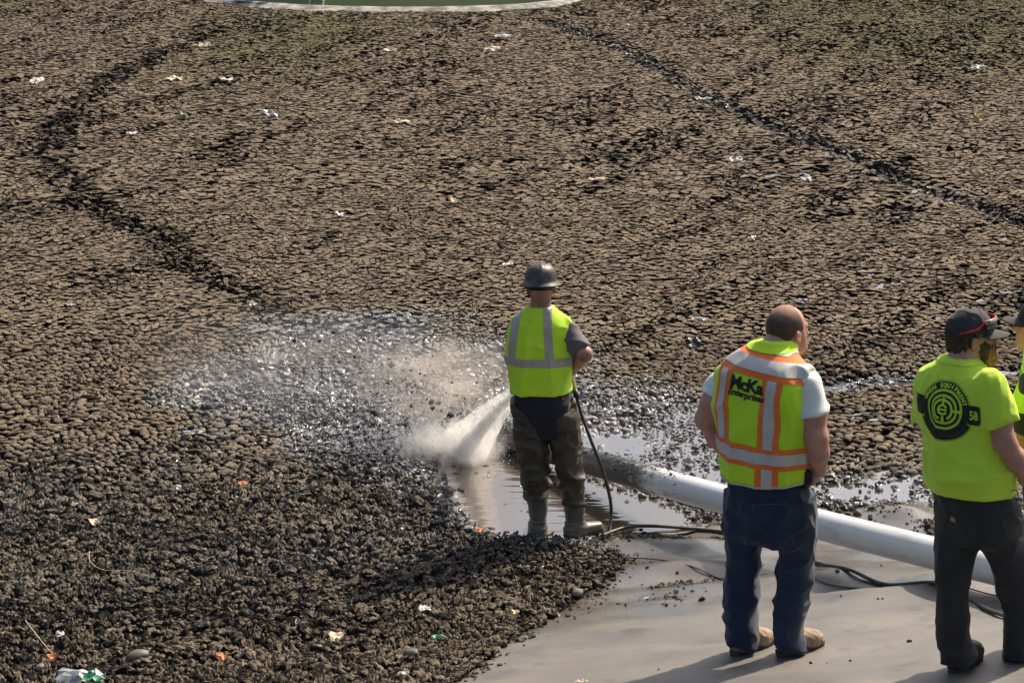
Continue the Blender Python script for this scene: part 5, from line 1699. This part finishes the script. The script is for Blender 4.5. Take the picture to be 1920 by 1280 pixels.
# ------------------------------------------------------------------ water jet, mist and flying drops
imp = at0(862, 852)
jet = empty('water_jet', imp)
tag(jet, 'white water jet blasting down into the pool with mist', 'water jet')
def vol_mat(name, col, dens, scale, lo, hi, aniso=0.4, center=None, radii=None, power=1.0):
    m = bpy.data.materials.new(name); m.use_nodes = True
    t = m.node_tree
    t.nodes.remove(t.nodes['Principled BSDF'])
    v = t.nodes.new('ShaderNodeVolumePrincipled')
    v.inputs['Color'].default_value = (*col, 1)
    v.inputs['Anisotropy'].default_value = aniso
    co = t.nodes.new('ShaderNodeTexCoord').outputs['Object']
    d = ramp(t, tex_noise(t, scale, 4, 0.6, co), lo, hi)
    if center is not None:
        vs = t.nodes.new('ShaderNodeVectorMath'); vs.operation = 'SUBTRACT'
        t.links.new(co, vs.inputs[0]); vs.inputs[1].default_value = center
        vd_ = t.nodes.new('ShaderNodeVectorMath'); vd_.operation = 'DIVIDE'
        t.links.new(vs.outputs[0], vd_.inputs[0]); vd_.inputs[1].default_value = radii
        vl = t.nodes.new('ShaderNodeVectorMath'); vl.operation = 'LENGTH'
        t.links.new(vd_.outputs[0], vl.inputs[0])
        fall = ramp(t, vl.outputs['Value'], 1.0, 0.15)
        d = math_node(t, 'MULTIPLY', d, fall)
    t.links.new(math_node(t, 'MULTIPLY', d, dens), v.inputs['Density'])
    t.links.new(v.outputs[0], t.nodes['Material Output'].inputs['Volume'])
    return m
jv = np.array(noz) - imp
steps = np.linspace(1, 0, 22)
P_ = imp + jv * steps[:, None] + np.array([0, 0, 0.10]) * (steps * (1 - steps))[:, None]
def cone(name, r0, r1, mat):
    V = []
    seg = 20
    T = -jv / np.linalg.norm(jv)
    N = np.cross(T, [0, 0, 1.0]); N /= np.linalg.norm(N); Bn = np.cross(T, N)
    for k, p in enumerate(P_):
        q_ = k / (len(P_) - 1)
        rr_ = r0 + (r1 - r0) * q_ ** 1.2
        for s_ in range(seg):
            a_ = 2 * math.pi * s_ / seg
            V.append(p - imp + rr_ * (math.cos(a_) * N + math.sin(a_) * Bn))
    m_ = len(P_)
    i, j = np.meshgrid(np.arange(m_ - 1), np.arange(seg), indexing='ij')
    q = np.stack([i * seg + j, i * seg + (j + 1) % seg, (i + 1) * seg + (j + 1) % seg, (i + 1) * seg + j], -1).reshape(-1, 4)
    return link(name, np_mesh(name, np.array(V), [q, np.arange(seg)[::-1][None], ((m_ - 1) * seg + np.arange(seg))[None]]), mat, jet)
cone('jet_core', 0.015, 0.075, vol_mat('dense_spray', (0.97, 0.97, 0.96), 45.0, 14, 0.25, 0.6, 0.2))
cone('jet_spread', 0.03, 0.20, vol_mat('loose_spray', (0.96, 0.95, 0.93), 9.0, 11, 0.36, 0.75, 0.2))
def ellipsoid(name, c, r, mat):
    bm = bmesh.new(); bmesh.ops.create_uvsphere(bm, u_segments=28, v_segments=18, radius=1)
    for v_ in bm.verts: v_.co = Vector((v_.co.x * r[0] + c[0], v_.co.y * r[1] + c[1], v_.co.z * r[2] + c[2]))
    me = bpy.data.meshes.new(name); bm.to_mesh(me); bm.free()
    return link(name, me, mat, jet)
ellipsoid('splash', (-0.06, 0.02, 0.10), (0.46, 0.36, 0.22), vol_mat('splash_mist', (0.95, 0.94, 0.92), 24.0, 10, 0.36, 0.7, 0.2, (-0.06, 0.02, 0.06), (0.46, 0.36, 0.22)))
ellipsoid('mist', (-0.10, 0.55, 0.42), (0.75, 0.70, 0.50), vol_mat('brown_mist', (0.80, 0.74, 0.66), 3.6, 4.5, 0.42, 0.72, 0.2, (-0.10, 0.55, 0.38), (0.75, 0.70, 0.50)))
ellipsoid('mist', (-1.3, 1.6, 0.38), (1.7, 1.5, 0.50), vol_mat('drifting_mist', (0.92, 0.90, 0.87), 0.30, 1.8, 0.40, 0.75, 0.2, (-1.3, 1.6, 0.32), (1.7, 1.5, 0.50)))
M['drop'] = simple('water_drop', (0.80, 0.80, 0.80), 0.12)
n = 16000
th = np.radians(r3.normal(136, 30, n)); sp0 = r3.gamma(3.2, 1.25, n); el = np.radians(r3.uniform(12, 58, n)); tt = r3.uniform(0.02, 0.62, n)
pos = np.column_stack([np.cos(th) * np.cos(el) * sp0 * tt, np.sin(th) * np.cos(el) * sp0 * tt, 0.05 + np.sin(el) * sp0 * tt - 4.9 * tt ** 2])
n = 4500
p2_ = np.column_stack([r3.normal(-0.12, 0.26, n), r3.normal(0.10, 0.22, n), np.abs(r3.normal(0.02, 0.13, n))])
q3 = r3.uniform(0, 1, 6000)
j3 = np.array(jv)[None] * (1 - q3)[:, None] + r3.normal(0, 1, (6000, 3)) * (0.006 + 0.055 * q3 ** 1.3)[:, None] + np.array([0, 0, 0.10]) * (q3 * (1 - q3))[:, None]
pos = np.concatenate([pos, p2_, j3])
k = pos[:, 2] > 0.0
pos = pos[k]
o = blobs('flying_drops', pos, np.clip(r3.lognormal(math.log(0.0024), 0.45, len(pos)), 0.0013, 0.009), M['drop'], jet, 1.2, 0.2, None, 12, (OV, OF))
o['kind'] = 'stuff'
n = 420
th = np.radians(r3.normal(130, 40, n)); sp0 = r3.gamma(4.0, 0.95, n); el = np.radians(r3.uniform(20, 65, n)); tt = r3.uniform(0.05, 0.45, n)
pos = np.column_stack([np.cos(th) * np.cos(el) * sp0 * tt, np.sin(th) * np.cos(el) * sp0 * tt, 0.05 + np.sin(el) * sp0 * tt - 4.9 * tt ** 2])
pos = pos[pos[:, 2] > 0.02]
n = len(pos)
o = blobs('flying_mud', pos, np.clip(r3.lognormal(math.log(0.007), 0.6, n), 0.003, 0.03), M['mudside'], jet, 0.9, 0.4, np.column_stack([np.zeros(n), np.full(n, 0.2), np.zeros(n), np.zeros(n)]), 13)
o['kind'] = 'stuff'

# ------------------------------------------------------------------ litter, leaves and stones
def scrap_mesh(w_, l_, seed, crumple=0.35, nx=7, ny=6, leaf=False):
    r = np.random.default_rng(seed)
    V = []
    for i_ in range(nx):
        for j_ in range(ny):
            s_, q_ = i_ / (nx - 1) * 2 - 1, j_ / (ny - 1) * 2 - 1
            wd = (1 - s_ * s_) ** 0.6 if leaf else 1 - 0.35 * r.uniform()
            V.append((s_ * l_ / 2 * (1 if leaf else (1 - 0.3 * r.uniform() * abs(q_))), q_ * w_ / 2 * wd, 0))
    V = np.array(V)
    V[:, 2] = crumple * w_ * (noise2(V[:, 0] / w_ * 3 + seed, V[:, 1] / w_ * 3, seed) - 0.3) + (0.25 * w_ * (V[:, 0] / l_ * 2) ** 2 if leaf else 0)
    V += r.normal(0, 0.03 * w_, V.shape)
    Fq = [[i_ * ny + j_, (i_ + 1) * ny + j_, (i_ + 1) * ny + j_ + 1, i_ * ny + j_ + 1] for i_ in range(nx - 1) for j_ in range(ny - 1)]
    return np_mesh('scrap', V, [np.array(Fq)], smooth=False)
M['white_plastic'] = simple('white_film', (0.46, 0.44, 0.40), 0.4, (0.66, 0.64, 0.60), 20)
M['grey_plastic'] = simple('grey_film', (0.20, 0.21, 0.21), 0.35, (0.42, 0.43, 0.43), 20)
M['cream'] = simple('cream_paper', (0.60, 0.48, 0.33), 0.7, (0.72, 0.60, 0.44), 20)
M['green_plastic'] = simple('green_film', (0.02, 0.20, 0.08), 0.4, (0.05, 0.30, 0.14), 20)
M['blue_plastic'] = simple('blue_film', (0.20, 0.33, 0.42), 0.4)
M['orange_leaf'] = simple('orange_leaf', (0.36, 0.10, 0.025), 0.6, (0.50, 0.18, 0.05), 30)
M['pale_leaf'] = simple('pale_dry_leaf', (0.55, 0.42, 0.27), 0.6, (0.68, 0.55, 0.38), 30)
M['red_plastic'] = simple('red_film', (0.45, 0.03, 0.025), 0.4)
W, G_, CR, GR, BL, OL, PL, RD_ = 'white_plastic', 'grey_plastic', 'cream', 'green_plastic', 'blue_plastic', 'orange_leaf', 'pale_leaf', 'red_plastic'
items = [
 ('plastic_scrap', 70, 156, 26, W, 'white plastic scrap at the left edge, left of the dark trodden track', 1),
 ('plastic_scrap', 325, 151, 34, CR, 'yellowish torn wrapper beside the dark trodden track, upper left', 1),
 ('plastic_scrap', 418, 154, 42, W, 'long white plastic strip right of the yellowish wrapper, upper left', 2),
 ('plastic_scrap', 380, 87, 36, CR, 'pale scrap near the top of the dark track below the pond', 3),
 ('plastic_scrap', 505, 216, 40, G_, 'grey flattened film scrap in a dark hollow, upper left of centre', 3),
 ('plastic_scrap', 344, 217, 14, GR, 'tiny green plastic scrap below the yellowish wrapper', 2),
 ('plastic_scrap', 247, 253, 22, W, 'small white scrap right of the track bend on the left', 2),
 ('plastic_scrap', 747, 232, 44, CR, 'cream leaf shaped strip lying alone above the image centre', 3),
 ('plastic_scrap', 732, 97, 26, CR, 'small pale strip below the pond, left of the twin strips', 3),
 ('plastic_scrap', 922, 97, 34, CR, 'pale notched strip below the pond shore right of centre', 3),
 ('plastic_scrap', 943, 70, 32, W, 'thin pale strip closest below the pond shore', 5),
 ('plastic_scrap', 1177, 49, 14, BL, 'tiny blue scrap near the top, right of the pond', 2),
 ('plastic_scrap', 1320, 182, 34, W, 'white stick like strip touching the right rut', 5),
 ('plastic_scrap', 1834, 129, 28, W, 'white torn plastic near the top right corner', 2),
 ('plastic_square', 1832, 225, 17, 'yellow', 'square yellow card standing on the mud at upper right', 1),
 ('plastic_scrap', 1512, 339, 18, W, 'white crumpled scrap left of the rut on the right side', 1),
 ('plastic_scrap', 1380, 302, 26, W, 'pale flat scrap above the crumpled white one, right side', 3),
 ('plastic_scrap', 1118, 340, 34, CR, 'cream curved strip upper right of the hard hat', 4),
 ('plastic_scrap', 1410, 451, 15, W, 'small white scrap above the bald man head', 1),
 ('plastic_scrap', 1312, 604, 34, G_, 'greenish grey strip left of the bald man head', 4),
 ('plastic_scrap', 1300, 650, 26, 'black', 'dark crumpled wrapper with orange mark left of the orange banded vest', 1),
 ('plastic_scrap', 637, 407, 16, W, 'white chip in the middle of the mud, left of the hard hat', 1),
 ('dry_leaf', 851, 384, 15, PL, 'upright pale dry leaf above left of the hard hat', 1),
 ('plastic_scrap', 952, 499, 22, W, 'white chip just left of the hard hat', 2),
 ('plastic_scrap', 474, 572, 14, W, 'white chip above the wet mud on the left', 1),
 ('plastic_scrap', 134, 574, 16, W, 'white chip at far left, level with the hard hat worker neck', 2),
 ('plastic_scrap', 362, 820, 42, G_, 'crumpled grey film lying left of the wet mud', 2),
 ('plastic_scrap', 495, 833, 40, 'black', 'shiny black film scrap right of the crumpled grey film', 3),
 ('dry_leaf', 142, 952, 18, PL, 'small curled cream leaf on dark mud, lower left', 1.4),
 ('dry_leaf', 182, 984, 30, PL, 'wider cream leaf just below the small curled one', 1.6),
 ('dry_leaf', 456, 912, 22, OL, 'orange brown leaf on dark mud below the wet patch', 2),
 ('plastic_scrap', 335, 920, 12, W, 'tiny white chip left of the orange brown leaf', 1),
 ('dry_leaf', 898, 1000, 20, OL, 'orange leaf on the mud rim beside the pool', 1.6),
 ('dry_leaf', 1030, 1010, 20, OL, 'orange leaf between the rubber boots', 1.6),
 ('plastic_scrap', 797, 1150, 24, W, 'bright white torn scrap among tan clods, bottom centre', 1.2),
 ('dry_leaf', 633, 1205, 30, PL, 'heart shaped cream leaf near the bottom, left of centre', 1.1),
 ('dry_leaf', 966, 1155, 15, PL, 'pale pink leaf standing near the liner edge', 1.2),
 ('plastic_scrap', 113, 1195, 18, W, 'torn white scrap in the lower left corner area', 1.5),
 ('dry_leaf', 100, 1238, 24, OL, 'orange leaf beside the grey pebble, bottom left', 1.4),
 ('dry_leaf', 416, 1238, 24, OL, 'red brown leaf right of the long flat stone, bottom', 1.6),
 ('plastic_wrapper', 150, 1280, 96, 'wrapper', 'clear and green crumpled plastic wrapper at the bottom left edge', 3.2),
 ('plastic_scrap', 755, 1268, 18, W, 'white scrap at the bottom edge beside the liner corner', 2),
 ('plastic_scrap', 820, 1200, 24, GR, 'dark green leaf like scrap among clods, bottom centre', 2),
 ('plastic_scrap', 1090, 1278, 28, CR, 'cream scrap on the liner at the bottom edge', 2.5),
 ('plastic_scrap', 1212, 1127, 8, W, 'tiny white chip on the bare liner left of the jeans', 1),
]
M['yellow'] = simple('yellow_card', (0.62, 0.42, 0.14), 0.7)
for q_, (nm, u_, v_, wpx, mk, lab, asp) in enumerate(items):
    p = atg(u_, v_)
    sc = FPX / (p.y * cp - (p.z - CAM_H) * sp)
    l_ = wpx / sc
    w_ = l_ / asp * (1.5 if asp > 2.5 else 1.15)
    me = scrap_mesh(min(w_, 0.20), l_, 500 + q_, 0.45, leaf=nm == 'dry_leaf')
    me.name = nm
    o = link(nm, me, M['grey_plastic' if mk == 'wrapper' else mk])
    o.location = p + Vector((0, 0, 0.018 + 0.1 * min(w_, 0.1)))
    o.rotation_euler = (random.uniform(0.05, 0.45), random.uniform(-0.15, 0.15), random.uniform(-0.3, 0.3))
    if nm == 'plastic_square': o.rotation_euler = (0.9, 0.1, 0.2)
    o.modifiers.new('thick', 'SOLIDIFY').thickness = 0.0016
    tag(o, lab, {'dry_leaf': 'leaf', 'plastic_square': 'card', 'plastic_wrapper': 'wrapper'}.get(nm, 'litter'), 'leaves on the mud' if nm == 'dry_leaf' else 'litter on the mud')
    if mk == 'wrapper':
        k_ = link('green_print', scrap_mesh(w_ * 0.7, l_ * 0.45, 77, 0.5), M['green_plastic'], o)
        k_.location = (l_ * 0.32, 0, 0.012)
        k_.modifiers.new('thick', 'SOLIDIFY').thickness = 0.0016
def stone(u_, v_, wpx, asp, mat, lab, rz=0.0):
    p = atg(u_, v_)
    sc = FPX / (p.y * cp - (p.z - CAM_H) * sp)
    r_ = wpx / sc / 2
    bm = bmesh.new(); bmesh.ops.create_icosphere(bm, subdivisions=4, radius=1)
    V = np.array([v_.co[:] for v_ in bm.verts])
    n_ = 1 + 0.22 * (noise3(V[:, 0] * 1.3 + u_, V[:, 1] * 1.3, V[:, 2] * 1.3, 7) - 0.5) + 0.06 * (noise3(V[:, 0] * 4 + u_, V[:, 1] * 4, V[:, 2] * 4, 8) - 0.5)
    for v_, k in zip(bm.verts, n_):
        v_.co = Vector((v_.co.x * r_ * k, v_.co.y * r_ * k / asp, v_.co.z * r_ * k * 0.62 / asp ** 0.4))
    me = bpy.data.meshes.new('stone'); bm.to_mesh(me); bm.free()
    for f_ in me.polygons: f_.use_smooth = True
    o = link('stone', me, mat)
    o.location = p + Vector((0, 0, r_ * 0.35)); o.rotation_euler = (0.1, -0.15, rz)
    tag(o, lab, 'stone', 'stones at the mud edge')
M['stone'] = simple('river_stone', (0.16, 0.145, 0.115), 0.75, (0.25, 0.23, 0.19), 25, 120, 0.3, 0.002)
M['stone_dark'] = simple('damp_stone', (0.075, 0.075, 0.06), 0.6, (0.13, 0.125, 0.10), 25, 120, 0.3, 0.002)
stone(257, 1237, 46, 1.7, M['stone_dark'], 'long flat grey green stone near the bottom left', 0.5)
stone(76, 1252, 18, 1.1, M['stone'], 'small round pebble beside the orange leaf, bottom left')
stone(1083, 1113, 21, 1.15, M['stone'], 'smooth tan pebble on the liner near the mud corner')
stone(1025, 1148, 18, 1.3, M['stone_dark'], 'small dark pebble on the mud edge below the tan pebble', 0.4)
stone(770, 1228, 30, 1.4, M['stone_dark'], 'damp dark stone half hidden among clods, bottom centre')
stone(825, 1273, 16, 1.1, M['stone'], 'pale pebble at the bottom edge where mud meets liner')
stone(80, 1090, 13, 1.1, M['stone'], 'tiny pale pebble alone on dark mud at far left')
for lab, pts in (('long thin dry stalk leading to the orange leaf, bottom left', [(48, 1170), (75, 1205), (98, 1232)]), ('thin dry stalk lying on the dark mud, lower left', [(168, 1040), (170, 1060), (195, 1075), (240, 1076), (290, 1090)])):
    tag(tube('dry_stalk', smooth_open([gp(u_, v_, 0.025) for u_, v_ in pts], 8), 0.0022, M['pale_leaf'], None, 5), lab, 'stalk')
